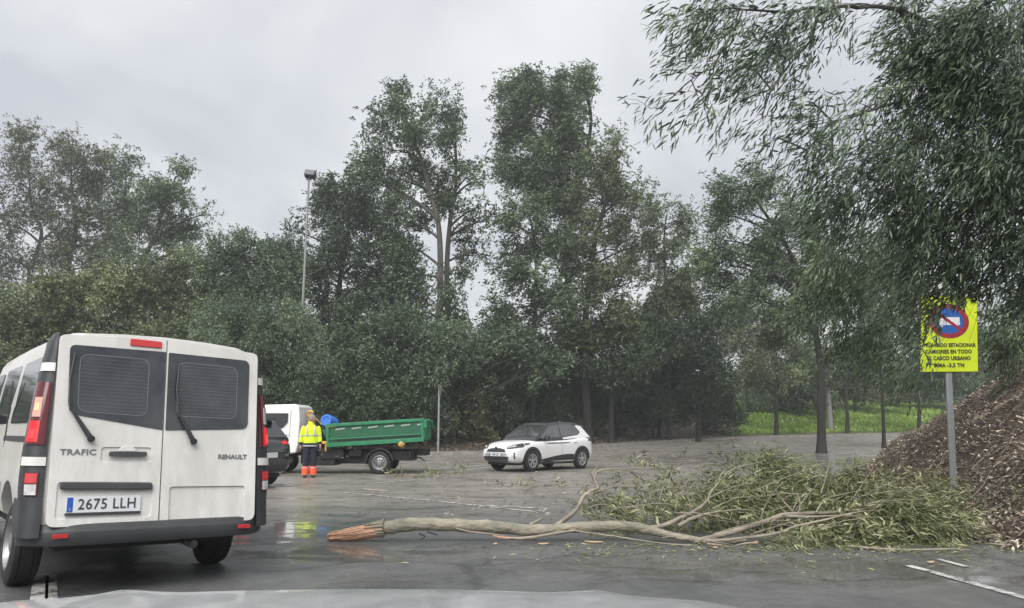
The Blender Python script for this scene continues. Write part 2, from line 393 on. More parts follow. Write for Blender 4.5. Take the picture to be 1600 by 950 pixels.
# ------------------------------------------------------------------ ground, road, kerb, markings
def ground_mat():
    m = bpy.data.materials.new('ground_cover'); m.use_nodes = True; t = m.node_tree; b = t.nodes['Principled BSDF']
    b.inputs['Roughness'].default_value = .85
    co = nn(t, 'ShaderNodeTexCoord')
    n1 = nn(t, 'ShaderNodeTexNoise'); n1.inputs['Scale'].default_value = 9; n1.inputs['Detail'].default_value = 8; n1.inputs['Roughness'].default_value = .75; lk(t, co.outputs['Object'], n1.inputs['Vector'])
    c1 = nn(t, 'ShaderNodeValToRGB'); lk(t, n1.outputs['Fac'], c1.inputs[0])
    c1.color_ramp.elements[0].position = .36; c1.color_ramp.elements[0].color = (.022, .016, .012, 1)
    c1.color_ramp.elements[1].position = .66; c1.color_ramp.elements[1].color = (.14, .105, .075, 1)
    n2 = nn(t, 'ShaderNodeTexNoise'); n2.inputs['Scale'].default_value = 1.1; n2.inputs['Detail'].default_value = 8; lk(t, co.outputs['Object'], n2.inputs['Vector'])
    c2 = nn(t, 'ShaderNodeValToRGB'); lk(t, n2.outputs['Fac'], c2.inputs[0])
    c2.color_ramp.elements[0].position = .35; c2.color_ramp.elements[0].color = (.04, .075, .016, 1)
    c2.color_ramp.elements[1].position = .65; c2.color_ramp.elements[1].color = (.12, .21, .035, 1)
    a = nn(t, 'ShaderNodeAttribute'); a.attribute_name = 'grass'
    mx = nn(t, 'ShaderNodeMix', data_type='RGBA'); lk(t, a.outputs['Fac'], mx.inputs[0]); lk(t, c1.outputs[0], mx.inputs[6]); lk(t, c2.outputs[0], mx.inputs[7])
    lk(t, mx.outputs[2], b.inputs['Base Color'])
    bp = nn(t, 'ShaderNodeBump'); bp.inputs['Strength'].default_value = .9; bp.inputs['Distance'].default_value = .06; lk(t, n1.outputs['Fac'], bp.inputs['Height']); lk(t, bp.outputs[0], b.inputs['Normal'])
    return m
def grid_mesh(name, xs, ys, zf, keep=None, attr=None):
    X, Y = np.meshgrid(xs, ys, indexing='ij'); Z = zf(X, Y)
    nx, ny = X.shape
    idx = np.arange(nx * ny).reshape(nx, ny)
    q = np.stack([idx[:-1, :-1], idx[1:, :-1], idx[1:, 1:], idx[:-1, 1:]], -1).reshape(-1, 4)
    V = np.stack([X, Y, Z], -1).reshape(-1, 3)
    if keep is not None:
        c = V[q].mean(1); q = q[keep(c[:, 0], c[:, 1])]
        used = np.unique(q); mp = -np.ones(len(V), int); mp[used] = np.arange(len(used)); V = V[used]; q = mp[q]
    me = bpy.data.meshes.new(name); me.vertices.add(len(V)); me.vertices.foreach_set('co', V.ravel())
    me.loops.add(q.size); me.loops.foreach_set('vertex_index', q.ravel().astype(np.int32))
    me.polygons.add(len(q)); me.polygons.foreach_set('loop_start', np.arange(0, q.size, 4, dtype=np.int32))
    me.polygons.foreach_set('use_smooth', np.ones(len(q), bool))
    me.update(calc_edges=True); me.validate()
    if attr:
        for k, f in attr.items():
            at_ = me.attributes.new(k, 'FLOAT', 'POINT'); at_.data.foreach_set('value', f(V[:, 0], V[:, 1]).astype(np.float32))
    return me
def grass_mask(x, y): return sm(x + 2.0 * np.sin(y * .35), 17.5, 20.5) * sm(far_d(x, y), 1.5, 2.6)
xs = np.concatenate([np.array([-900, -500, -300, -200, -140, -100, -80]), np.arange(-66, 4, 1.0), np.arange(4, 17, .3), np.arange(17, 50, .7), np.array([52, 60, 75, 100, 150, 250, 400, 900])])
ys = np.concatenate([np.array([-300, -150, -80, -50]), np.arange(-36, 4, 2.0), np.arange(4, 32, .3), np.arange(32, 90, .8), np.array([92, 100, 120, 160, 240, 400, 700, 1500])])
tag(link('ground', grid_mesh('ground', xs, ys, gz, attr={'grass': grass_mask}), ground_mat()), 'leaf-strewn ground and grass verges around the wet junction', kind='structure')

def road_mat():
    m = bpy.data.materials.new('wet_asphalt'); m.use_nodes = True; t = m.node_tree; b = t.nodes['Principled BSDF']
    co = nn(t, 'ShaderNodeTexCoord'); P = co.outputs['Object']
    def noise(scale, det=6, rough=.6, dist=0.0, stretch=None):
        src = P
        if stretch:
            mp = nn(t, 'ShaderNodeMapping'); mp.inputs['Scale'].default_value = stretch; lk(t, P, mp.inputs[0]); src = mp.outputs[0]
        n = nn(t, 'ShaderNodeTexNoise'); n.inputs['Scale'].default_value = scale; n.inputs['Detail'].default_value = det; n.inputs['Roughness'].default_value = rough; n.inputs['Distortion'].default_value = dist
        lk(t, src, n.inputs['Vector']); return n.outputs['Fac']
    def rng_(a, b0, b1, c0=0.0, c1=1.0):
        r = nn(t, 'ShaderNodeMapRange'); lk(t, a, r.inputs[0]); r.inputs[1].default_value = b0; r.inputs[2].default_value = b1; r.inputs[3].default_value = c0; r.inputs[4].default_value = c1; return r.outputs[0]
    def math_(op, a, b_):
        r = nn(t, 'ShaderNodeMath', operation=op)
        for i, q in enumerate((a, b_)):
            if isinstance(q, (int, float)): r.inputs[i].default_value = q
            else: lk(t, q, r.inputs[i])
        return r.outputs[0]
    def mix(f, a, b_):
        r = nn(t, 'ShaderNodeMix', data_type='RGBA')
        if isinstance(f, float): r.inputs[0].default_value = f
        else: lk(t, f, r.inputs[0])
        for i, q in ((6, a), (7, b_)):
            if isinstance(q, tuple): r.inputs[i].default_value = (*q, 1)
            else: lk(t, q, r.inputs[i])
        return r.outputs[2]
    big = noise(.22, 5, .6, .6); mid = noise(1.1, 7, .65, .4); fine = noise(55, 4, .7); streak = noise(.5, 7, .7, .8, (1, 3.5, 1)); silt = noise(2.6, 9, .75, .5, (.6, 1.6, 1))
    sp = nn(t, 'ShaderNodeSeparateXYZ'); lk(t, P, sp.inputs[0])
    # silt washed over the far carriageway
    yy = math_('ADD', sp.outputs[1], math_('MULTIPLY', math_('SUBTRACT', big, .5), 9.0))
    far = rng_(yy, 10.5, 16.5)
    base = mix(rng_(mid, .35, .7), (.074, .076, .078), (.142, .144, .145))
    base = mix(rng_(fine, .35, .75), base, (.10, .097, .092)) if False else base
    siltc = mix(rng_(silt, .35, .68), (.14, .127, .112), (.36, .33, .295))
    f = math_('MULTIPLY', far, rng_(streak, .28, .55, .25, 1.0))
    colr = mix(f, base, siltc)
    g = math_('MULTIPLY', rng_(fine, .3, .75, .55, 1.55), rng_(noise(7, 6, .7), .3, .7, .8, 1.2))
    hs = nn(t, 'ShaderNodeVectorMath', operation='SCALE'); lk(t, colr, hs.inputs[0]); lk(t, g, hs.inputs['Scale'])
    # long dark seams of sealed cracks
    wv = nn(t, 'ShaderNodeTexVoronoi', feature='DISTANCE_TO_EDGE'); wv.inputs['Scale'].default_value = .23
    mp = nn(t, 'ShaderNodeMapping'); mp.inputs['Scale'].default_value = (.7, 1.5, 1); 
    va = nn(t, 'ShaderNodeVectorMath', operation='ADD'); nz = nn(t, 'ShaderNodeTexNoise'); nz.inputs['Scale'].default_value = .8; nz.inputs['Detail'].default_value = 4; lk(t, P, nz.inputs['Vector'])
    lk(t, P, va.inputs[0]); vs_ = nn(t, 'ShaderNodeVectorMath', operation='SCALE'); lk(t, nz.outputs['Color'], vs_.inputs[0]); vs_.inputs['Scale'].default_value = 1.6; lk(t, vs_.outputs[0], va.inputs[1])
    lk(t, va.outputs[0], mp.inputs[0]); lk(t, mp.outputs[0], wv.inputs['Vector'])
    crack = rng_(wv.outputs['Distance'], .003, .016, .62, 1.0)
    hs2 = nn(t, 'ShaderNodeVectorMath', operation='SCALE'); lk(t, hs.outputs[0], hs2.inputs[0]); lk(t, crack, hs2.inputs['Scale'])
    lk(t, hs2.outputs[0], b.inputs['Base Color'])
    # puddles: named spots plus random low places
    def spot(x, y, rx, ry):
        dx_ = math_('DIVIDE', math_('SUBTRACT', sp.outputs[0], x), rx); dy_ = math_('DIVIDE', math_('SUBTRACT', sp.outputs[1], y), ry)
        return math_('SUBTRACT', 1.0, math_('ADD', math_('MULTIPLY', dx_, dx_), math_('MULTIPLY', dy_, dy_)))
    pu = spot(-3.2, 10.4, 1.6, 1.5)
    for q in ((-2.0, 8.6, 1.6, .7), (12.3, 33, 6.5, 9.5), (9.0, 24.5, 1.2, 4), (-7.5, 19, 2.5, 1.2), (3.0, 7.6, 3.0, .8)): pu = math_('MAXIMUM', pu, spot(*q))
    pn = math_('ADD', math_('MULTIPLY', pu, .5), math_('MULTIPLY', math_('SUBTRACT', noise(1.3, 6, .6, .5, (1, 2, 1)), .47), 4.2))
    pud = rng_(pn, 0.0, .55)
    anyp = rng_(noise(.45, 6, .6, .3, (1, 2.2, 1)), .52, .66)
    pud = math_('MAXIMUM', math_('MULTIPLY', pud, rng_(pu, -.3, .3)), math_('MULTIPLY', anyp, .75))
    ro = math_('SUBTRACT', rng_(mid, .3, .7, .42, .30), math_('MULTIPLY', pud, .29))
    lk(t, math_('MAXIMUM', ro, .035), b.inputs['Roughness'])
    b.inputs['Specular IOR Level'].default_value = .55
    bp = nn(t, 'ShaderNodeBump'); bp.inputs['Distance'].default_value = .006
    lk(t, fine, bp.inputs['Height']); lk(t, math_('SUBTRACT', .75, math_('MULTIPLY', pud, .73)), bp.inputs['Strength'])
    bp2 = nn(t, 'ShaderNodeBump'); bp2.inputs['Distance'].default_value = .02; bp2.inputs['Strength'].default_value = .12; lk(t, mid, bp2.inputs['Height']); lk(t, bp.outputs[0], bp2.inputs['Normal'])
    lk(t, bp2.outputs[0], b.inputs['Normal'])
    return m
M['road'] = road_mat()
xr = np.arange(-120, 130, 1.5); yr = np.arange(-80, 114, 1.0)
tag(link('road', grid_mesh('road', xr, yr, lambda x, y: rz(x, y), keep=lambda x, y: (far_d(x, y) < 1.0) & (mound_d(x, y) < 1.6) & (left_d(x, y) < 1.6)), M['road']), 'wet dirty asphalt junction with worn lane markings', kind='structure')

def offset_line(poly, d):
    o = []
    for i, p in enumerate(poly):
        a = Vector(poly[max(i - 1, 0)]); b = Vector(poly[min(i + 1, len(poly) - 1)]); t_ = (b - a).normalized()
        o.append((p[0] - t_.y * d, p[1] + t_.x * d))
    return o
def resample(poly, step):
    o = [Vector(poly[0])]
    for a, b in zip(poly[:-1], poly[1:]):
        a = Vector(a); b = Vector(b); n = max(1, int((b - a).length / step))
        for k in range(1, n + 1): o.append(a.lerp(b, k / n))
    return [tuple(p) for p in o]
farc = resample([p for p in FAR if abs(p[0]) <= 60], 1.0)
def sweep(poly, prof, dz=0.0):
    """prof: (offset to the left, height above road) profile swept along a ground line"""
    rows = []
    lines = [offset_line(poly, d) for d, _ in prof]
    for i in range(len(poly)):
        b0 = float(rz(poly[i][0], poly[i][1]))
        rows.append([(lines[k][i][0], lines[k][i][1], b0 + prof[k][1] + dz) for k in range(len(prof))])
    return rows
# kerb stones: the run in view is laid stone by stone
pave = MB(); pave.grid(sweep(farc, [(.16, .04), (.16, .125), (1.1, .135), (2.2, .14), (2.5, .0)]))
tag(pave.build('pavement', mat('pavement', (.27, .255, .23), .5, noise=.5, nscale=1.3, bump=.3, bscale=20, rvar=.12), smooth=30), 'narrow damp pavement behind the far kerb', kind='structure')
kerb_root = tag(empty('kerb', (0, 40, 0)), 'grey stone kerb along the far side of the road', kind='structure')
stone_me = MB().box((0, 0, 0), (.985, .155, .26)).mesh('kerb_stone')
kn = 0
rest = MB()
for i in range(len(farc) - 1):
    a = Vector(farc[i]); b = Vector(farc[i + 1]); c = (a + b) / 2; d = b - a; ang = math.atan2(d.y, d.x)
    nrm = Vector((-d.y, d.x)).normalized(); c = c + nrm * .078
    zc = float(rz(c.x, c.y))
    if -20 < c.x < 45:
        if kn == 0: link('kerb_stone', stone_me, M['kerb_stone'], None, 40, .015)
        o = bpy.data.objects['kerb_stone'] if kn == 0 else bpy.data.objects['kerb_stone'].copy()
        if kn: COL.objects.link(o)
        o.parent = kerb_root; o.location = (c.x, c.y - 40, zc + random.uniform(-.006, .006)); o.rotation_euler = (0, random.uniform(-.004, .004), ang + random.uniform(-.006, .006))
        o.scale = (d.length / 1.0, 1, 1); kn += 1
    else:
        rest.box((c.x, c.y - 40, zc), (d.length * .99, .155, .26), rot=Matrix.Rotation(ang, 3, 'Z'))
r_ = rest.build('kerb_stone_run', M['kerb_stone'], kerb_root); r_['kind'] = 'stuff'

def paint_mat():
    m = bpy.data.materials.new('worn_road_paint'); m.use_nodes = True; t = m.node_tree; b = t.nodes['Principled BSDF']
    co = nn(t, 'ShaderNodeTexCoord'); n1 = nn(t, 'ShaderNodeTexNoise'); n1.inputs['Scale'].default_value = 5; n1.inputs['Detail'].default_value = 9; n1.inputs['Roughness'].default_value = .75
    lk(t, co.outputs['Object'], n1.inputs['Vector']); c = nn(t, 'ShaderNodeValToRGB'); lk(t, n1.outputs['Fac'], c.inputs[0])
    c.color_ramp.elements[0].position = .40; c.color_ramp.elements[0].color = (.075, .072, .068, 1)
    c.color_ramp.elements[1].position = .56; c.color_ramp.elements[1].color = (.58, .57, .55, 1)
    lk(t, c.outputs[0], b.inputs['Base Color']); b.inputs['Roughness'].default_value = .4
    return m
M['paint'] = paint_mat()
def marking(pix, width, step=.4):
    g = [gp(*p) for p in pix]; line = resample([(p.x, p.y) for p in g], step)
    L_, R_ = offset_line(line, width / 2), offset_line(line, -width / 2)
    mb = MB(); mb.grid([[(a[0], a[1], float(rz(*a)) + .007), (b[0], b[1], float(rz(*b)) + .007)] for a, b in zip(L_, R_)])
    return tag(mb.build('road_marking', M['paint']), kind='structure')
marking([(528, 769), (690, 784), (846, 801)], .09)
marking([(762, 790), (852, 795)], .16)
marking([(852, 795), (842, 802)], .12)
marking([(590, 755), (668, 748), (760, 742)], .12)
marking([(668, 733), (762, 727)], .28)
marking([(696, 738), (790, 727)], .16)
marking([(612, 727), (755, 718)], .13)
marking([(914, 706), (1010, 697), (1110, 691)], .12)
marking([(64, 899), (62, 925), (59, 955), (55, 1000)], .125)
marking([(80, 899), (80, 925), (80, 955), (80, 1000)], .09)
marking([(1418, 884), (1520, 912), (1620, 940)], .10)
marking([(1465, 874), (1510, 886)], .07)
marking([(425, 735), (520, 733), (612, 727)], .13)

# ------------------------------------------------------------------ foliage
def unit(a): return a / np.maximum(np.linalg.norm(a, axis=-1, keepdims=True), 1e-9)
def leaf_mesh(name, P, D, N, L, W, tint, fine=False):
    """many small folded leaf blades in one mesh: P base, D direction, N face normal"""
    n = len(P); Sd = unit(np.cross(D, N)); N = np.cross(Sd, D)
    L = np.asarray(L).reshape(-1, 1) * np.ones((n, 1)); W = np.asarray(W).reshape(-1, 1) * np.ones((n, 1))
    if fine:
        v = np.stack([P, P + D * L * .3 + Sd * W * .5 + N * W * .1, P + D * L * .3 - Sd * W * .5 + N * W * .1,
                      P + D * L * .68 + Sd * W * .42 - N * L * .05, P + D * L * .68 - Sd * W * .42 - N * L * .05, P + D * L - N * L * .16], 1)
        tri = np.array([[0, 2, 1], [1, 2, 4], [1, 4, 3], [3, 4, 5]])
    else:
        v = np.stack([P, P + D * L * .45 + Sd * W * .5 + N * W * .18, P + D * L - N * L * .08, P + D * L * .45 - Sd * W * .5 + N * W * .18], 1)
        tri = np.array([[0, 2, 1], [0, 3, 2]])
    k = v.shape[1]; V = v.reshape(-1, 3)
    F = (tri[None] + (np.arange(n) * k)[:, None, None]).reshape(-1, 3)
    me = bpy.data.meshes.new(name); me.vertices.add(len(V)); me.vertices.foreach_set('co', V.astype(np.float32).ravel())
    me.loops.add(F.size); me.loops.foreach_set('vertex_index', F.ravel().astype(np.int32))
    me.polygons.add(len(F)); me.polygons.foreach_set('loop_start', np.arange(0, F.size, 3, dtype=np.int32))
    me.update(calc_edges=True)
    a = me.attributes.new('tint', 'FLOAT', 'POINT'); a.data.foreach_set('value', np.repeat(np.clip(tint, 0, 1), k).astype(np.float32))
    return me
def clumps(blobs, size, rg, shell=.45):
    """blobs: (centre, radii); returns clump centres spread through them, with an id of the blob"""
    C = []; I = []; Rr = []
    for i, (c, r) in enumerate(blobs):
        c = np.array(c); r = np.array(r); vol = r[0] * r[1] * r[2]
        n = max(3, int(1.15 * (vol ** (1 / 3) / size) ** 2.3))
        d = unit(rg.normal(size=(n, 3))); rad = rg.uniform(shell, 1.0, (n, 1)) ** .7
        C.append(c + d * r * rad); I.append(np.full(n, i)); Rr.append(np.full(n, size) * rg.uniform(.6, 1.35, n))
    return np.concatenate(C), np.concatenate(I), np.concatenate(Rr)
def sprays(C, Rc, per, L, W, wind, rg, tw_len, per_twig=9, tint0=.35, droop=.35, spread=.7, bl=None):
    """twigs leave each clump, bent by the wind; leaves sit along them. per: leaves per clump (array)"""
    ntw = np.maximum(1, (per / per_twig)).astype(int)
    ci = np.repeat(np.arange(len(C)), ntw); n = len(ci)
    st = C[ci] + rg.normal(size=(n, 3)) * (Rc[ci] * .55)[:, None]
    out_ = unit(st - C[ci])
    D = unit(out_ * .55 + np.array(wind) + rg.normal(size=(n, 3)) * .35)
    tl = tw_len * rg.uniform(.6, 1.3, n)
    ct = rg.uniform(-.32, .32, len(C))
    li = np.repeat(np.arange(n), per_twig); m = len(li)
    s = rg.uniform(0, 1, m)
    P = st[li] + D[li] * (tl[li] * s)[:, None] + np.array([0, 0, -1.0]) * (droop * tl[li] * s ** 2)[:, None]
    P += rg.normal(size=(m, 3)) * (.12 * tw_len)
    LD = unit(D[li] * .7 + np.array(wind) * .5 + np.array([0, 0, -.45]) + rg.normal(size=(m, 3)) * spread)
    N = unit(rg.normal(size=(m, 3)) + np.array([0, -.2, .9]))
    if bl is not None: ct = ct * .7 + bl
    tint = tint0 + ct[ci][li] + rg.normal(size=m) * .17 + .3 * (rg.random(m) < .06)
    return P, LD, N, L * rg.uniform(.65, 1.25, m), W * rg.uniform(.7, 1.25, m), tint, (st, D, tl)
def bez(a, b, c, n=6):
    return [a * (1 - t) ** 2 + b * 2 * t * (1 - t) + c * t * t for t in [k / n for k in range(n + 1)]]
def tree(name, label, Y, trunk, blobs, lmat, bmat, r0, group, leafL=.30, leafW=.13, od=1.9, size=.75, wind=(-.45, .05, .1), depth=1.0, tint0=.35, twl=.55, limbs=True, fork=None, cat='tree', seed=0, limb_r=.25, trunkname='trunk', blobY=0.0, droop=.35, bare=0):
    """trunk: photo pixels from base upward at distance Y (first may be None for a base on the ground below);
       blobs: (px, py, rx, ry[, dY]) outline masses in photo pixels"""
    rg = np.random.default_rng(seed + 101); rnd = random.Random(seed)
    base = at(trunk[0][0], trunk[0][1], Y); zb = surf(base.x, base.y); base.z = zb - .05
    root = tag(empty(name, base), label, cat, group)
    pts = [base] + [at(x, y, Y + (q[0] if q else 0)) for x, y, *q in trunk[1:]]
    def fix(ps): return [p - base for p in ps]
    # smooth trunk
    tp = []
    for i in range(len(pts) - 1):
        p0 = pts[max(i - 1, 0)]; p1 = pts[i]; p2 = pts[i + 1]; p3 = pts[min(i + 2, len(pts) - 1)]
        for k in range(5):
            t_ = k / 5; tp.append(.5 * ((2 * p1) + (p2 - p0) * t_ + (2 * p0 - 5 * p1 + 4 * p2 - p3) * t_ ** 2 + (-p0 + 3 * p1 - 3 * p2 + p3) * t_ ** 3))
    tp.append(pts[-1]); n = len(tp)
    rr = [.8 * r0 * ((1 - .78 * (k / (n - 1))) + .35 * max(0, 1 - k / 3) ** 2) for k in range(n)]
    MB().tube(fix(tp), rr, 10).build(trunkname, bmat, root, 60)
    k_ = mpp(Y)
    r0 = r0 * .75; od = od * 2.0; leafL *= .8; leafW *= .8; blobs = [(q[0], q[1], q[2] * 1.13, q[3] * 1.13, *q[4:]) for q in blobs]
    B = []
    for q in blobs:
        x, y, rx, ry = q[:4]; dy_ = q[4] if len(q) > 4 else rnd.uniform(-1, 1) * 1.4 * depth
        yy = Y + blobY + dy_; c = at(x, y, yy); kk = mpp(yy)
        B.append((tuple(c), (rx * kk, (rx + ry) / 2 * kk * depth, ry * kk)))
    C, I, Rc = clumps(B, size, rg)
    # keep every clump above the ground
    gzv = np.maximum(gz(C[:, 0], C[:, 1]), rz(C[:, 0], C[:, 1])) + .25; C[:, 2] = np.maximum(C[:, 2], gzv)
    area = np.array([PI * b[1][0] * b[1][2] for b in B]); cnt = np.bincount(I, minlength=len(B))
    per = (od * area / (leafL * leafW * .5 * .62) / np.maximum(cnt, 1))[I] * rg.uniform(.45, 1.5, len(I))
    P, LD, N, L, W, T, tw = sprays(C, Rc, per, leafL, leafW, wind, rg, twl, tint0=tint0, droop=droop, bl=rg.uniform(-.17, .17, len(B))[I])
    me = leaf_mesh('crown', P - np.array(base), LD, N, L, W, T)
    o = link('crown', me, lmat, root); o['kind'] = 'stuff'
    if limbs:
        for bi, (c, r) in enumerate(B):
            c = Vector(c)
            # leave the trunk below the mass
            best = min(range(2, n), key=lambda k: abs((tp[k].z) - (c.z - .45 * (c - tp[k]).length)) + .25 * (tp[k] - c).length)
            a = tp[best]; rl = min(rr[best] * .75, r0 * limb_r + .02)
            midp = a.lerp(c, .5) + Vector((0, 0, .18 * (c - a).length)) + Vector((rnd.uniform(-.2, .2), rnd.uniform(-.2, .2), 0)) * (c - a).length * .5
            mb = MB(); path = bez(a, midp, c, 7)
            mb.tube(fix(path), [rl * (1 - .7 * k / 7) for k in range(8)], 6)
            ids = np.where(I == bi)[0]; rg.shuffle(ids)
            for j in ids[:14]:
                e = Vector(C[j]); k = rnd.randint(3, 7); s0 = path[k]
                mm = s0.lerp(e, .5) + Vector((rnd.uniform(-.15, .15), rnd.uniform(-.15, .15), rnd.uniform(0, .25))) * (e - s0).length
                mb.tube(fix(bez(s0, mm, e, 4)), [rl * .32 * (1 - .75 * q / 4) + .004 for q in range(5)], 4, cap=False)
            mb.build('branch', bmat, root, 60)
    return root

# ------------------------------------------------------------------ trees and bushes
FT = 'tall windswept trees beyond the far kerb'
LT = 'open-crowned trees on the left skyline'
BU = 'dense bushes banked behind the road'
RT = 'roadside trees planted along the far bend'
# left skyline
tree('tall_tree', 'thin dark tree with curved bare trunk at the far left of the skyline', 62, [(46, 560), (46, 440), (52, 410), (62, 380), (64, 355), (50, 325), (45, 270)],
     [(14, 240, 42, 26), (47, 222, 34, 17), (20, 285, 42, 26), (62, 275, 26, 26), (35, 330, 40, 20), (8, 350, 26, 28), (12, 405, 42, 20), (78, 320, 24, 24), (25, 440, 30, 18), (100, 345, 22, 18)],
     M['leaf_brownish'], M['bark_dark'], .33, LT, od=.85, size=.95, seed=1, limb_r=.4, depth=1.2)
tree('tall_tree', 'brownish open tree with forked limbs, second from the left on the skyline', 60, [(105, 560), (106, 425), (116, 380), (118, 340), (112, 290), (110, 240)],
     [(104, 222, 28, 13), (95, 250, 22, 20), (135, 250, 30, 20), (125, 290, 30, 24), (92, 300, 20, 22), (150, 295, 24, 24), (170, 330, 30, 26), (110, 345, 34, 24), (150, 375, 44, 24), (100, 395, 40, 26), (175, 262, 22, 20), (165, 405, 32, 22), (130, 420, 44, 18)],
     M['leaf_brownish'], M['bark_dark'], .32, LT, od=1.1, size=.85, seed=2, limb_r=.4)
tree('tall_tree', 'dark tree with airy limbs between the brown tree and the gap in the skyline', 58, [(205, 560), (203, 430), (190, 380), (195, 330), (197, 270)],
     [(193, 245, 20, 13), (200, 275, 20, 18), (185, 300, 22, 20), (210, 310, 20, 24), (190, 345, 26, 24), (200, 385, 26, 24)],
     M['leaf_mid'], M['bark_dark'], .26, LT, od=1.0, size=.8, seed=3, limb_r=.4)
tree('tall_tree', 'dense rounded tree ending the left skyline, its right side thinning to twigs', 56, [(228, 560), (224, 425), (232, 390), (248, 350), (262, 310), (275, 275)],
     [(284, 272, 24, 15), (265, 290, 26, 18), (238, 285, 18, 22), (292, 300, 14, 22), (250, 325, 32, 26), (285, 335, 24, 22), (235, 360, 26, 22), (270, 372, 34, 22), (303, 358, 16, 14), (318, 336, 13, 8), (255, 405, 34, 16), (300, 392, 16, 12)],
     M['leaf_mid'], M['bark_dark'], .30, LT, od=1.35, size=.75, seed=4, limb_r=.4)
# central tall trees
tree('tall_tree', 'bushy dark tree right behind the tall street lamp', 49, [(530, 700), (528, 560), (530, 450), (540, 380), (545, 320)],
     [(505, 298, 26, 18), (540, 290, 34, 20), (575, 305, 26, 22), (520, 335, 36, 28), (562, 345, 40, 28), (600, 340, 26, 32), (505, 385, 28, 32), (548, 400, 46, 34), (600, 400, 34, 34), (500, 440, 30, 34), (550, 460, 50, 36), (605, 465, 40, 36), (630, 425, 26, 32), (452, 360, 14, 12), (468, 380, 14, 14), (480, 410, 18, 24), (640, 375, 22, 26), (575, 510, 70, 34), (520, 520, 40, 36)],
     M['leaf_dark'], M['bark_dark'], .36, FT, od=1.5, seed=5, size=.8)
tree('tall_tree', 'tall airy tree with a twin-forked pale trunk beside the thin sign post', 47, [(692, 706), (690, 600), (688, 500), (688, 400), (684, 345), (672, 300), (655, 240), (632, 190), (618, 150)],
     [(618, 145, 24, 16), (598, 165, 20, 20), (628, 175, 24, 20), (592, 205, 24, 22), (640, 205, 32, 22), (612, 235, 38, 22), (585, 262, 20, 18), (650, 248, 30, 22), (572, 285, 20, 18), (635, 285, 34, 20), (600, 300, 30, 20), (655, 325, 26, 22), (618, 345, 30, 24), (640, 385, 28, 22), (655, 430, 26, 28), (645, 480, 36, 36), (705, 480, 20, 34), (725, 500, 22, 24)],
     M['leaf_mid'], M['bark_grey'], .34, FT, od=1.25, seed=6, size=.7, limb_r=.35)
tree('tall_tree', 'slim tree with a rounded tip and right-hanging limbs close behind the twin-forked tree', 48, [(700, 702), (702, 560), (698, 430), (704, 340), (712, 290), (712, 230), (708, 180)],
     [(692, 150, 20, 12), (680, 170, 18, 18), (708, 168, 18, 20), (716, 198, 12, 20), (690, 200, 22, 20), (686, 232, 24, 20), (705, 240, 14, 24), (686, 270, 26, 20), (700, 305, 22, 20), (745, 262, 18, 8), (735, 275, 20, 12), (752, 278, 10, 10), (715, 275, 14, 18), (680, 320, 22, 20), (752, 322, 14, 10), (740, 340, 20, 12), (724, 358, 14, 14), (738, 400, 16, 22), (718, 420, 20, 24), (762, 345, 10, 14)],
     M['leaf_mid'], M['bark_grey'], .30, FT, od=1.05, seed=7, size=.62, limb_r=.35)
tree('tall_tree', 'tallest tree of the row, a full crown swept left above the white car', 52, [(880, 700), (884, 560), (888, 450), (885, 380), (895, 300), (918, 230), (922, 170), (900, 125)],
     [(860, 118, 34, 14), (818, 138, 28, 14), (895, 122, 28, 16), (835, 150, 48, 26), (895, 155, 34, 28), (808, 175, 28, 28), (850, 195, 46, 28), (895, 195, 32, 30), (805, 215, 24, 20), (835, 235, 44, 24), (880, 240, 36, 28), (798, 245, 18, 16), (918, 150, 12, 26), (820, 272, 34, 20), (865, 285, 42, 26), (905, 275, 24, 26), (792, 262, 14, 12), (838, 310, 36, 18), (880, 330, 40, 26)],
     M['leaf_mid'], M['bark_dark'], .42, FT, od=2.2, seed=8, size=.72, wind=(-.8, 0, .05), tint0=.42)
tree('tall_tree', 'broad tree stepping down to the right of the tallest crown with whip-like edge twigs', 50, [(920, 704), (915, 600), (915, 500), (925, 400), (945, 320), (962, 260), (965, 225)],
     [(962, 218, 20, 12), (945, 238, 24, 18), (975, 235, 14, 18), (940, 268, 30, 20), (962, 262, 18, 22), (925, 305, 34, 22), (960, 300, 28, 20), (985, 290, 18, 18), (1008, 310, 14, 16), (940, 345, 44, 26), (990, 335, 26, 26), (905, 385, 44, 28), (960, 390, 42, 28), (1005, 385, 20, 26), (910, 440, 50, 34), (975, 445, 46, 34), (930, 500, 60, 34), (995, 495, 34, 32)],
     M['leaf_olive'], M['bark_dark'], .38, FT, od=1.25, seed=9, size=.75, wind=(-.8, 0, .05), tint0=.12)
tree('tall_tree', 'mid-height tree filling the gap left of the tallest crown', 48, [(830, 704), (832, 600), (835, 500), (838, 400), (828, 340)],
     [(805, 318, 24, 14), (830, 335, 34, 20), (795, 350, 24, 20), (855, 360, 34, 24), (815, 385, 38, 24), (860, 400, 36, 30), (795, 425, 30, 26), (840, 440, 44, 30), (820, 480, 48, 32), (870, 480, 40, 36), (800, 520, 34, 26), (850, 530, 56, 34)],
     M['leaf_mid'], M['bark_dark'], .30, FT, od=1.2, seed=10, size=.75, wind=(-.7, 0, .1))
tree('tall_tree', 'thin see-through tree with upright twigs right of the broad tree', 54, [(1045, 700), (1045, 560), (1040, 450), (1038, 370), (1042, 335)],
     [(1042, 325, 20, 12), (1025, 350, 18, 20), (1060, 345, 18, 20), (1040, 380, 26, 22), (1070, 375, 14, 20), (1025, 415, 22, 24), (1055, 420, 24, 26), (1080, 340, 12, 12), (1040, 460, 34, 26), (1075, 465, 22, 26), (1020, 500, 30, 30), (1060, 515, 40, 30), (1086, 420, 14, 26)],
     M['leaf_olive'], M['bark_dark'], .22, FT, od=1.2, seed=11, size=.6, tint0=.15, wind=(-.5, 0, .25))
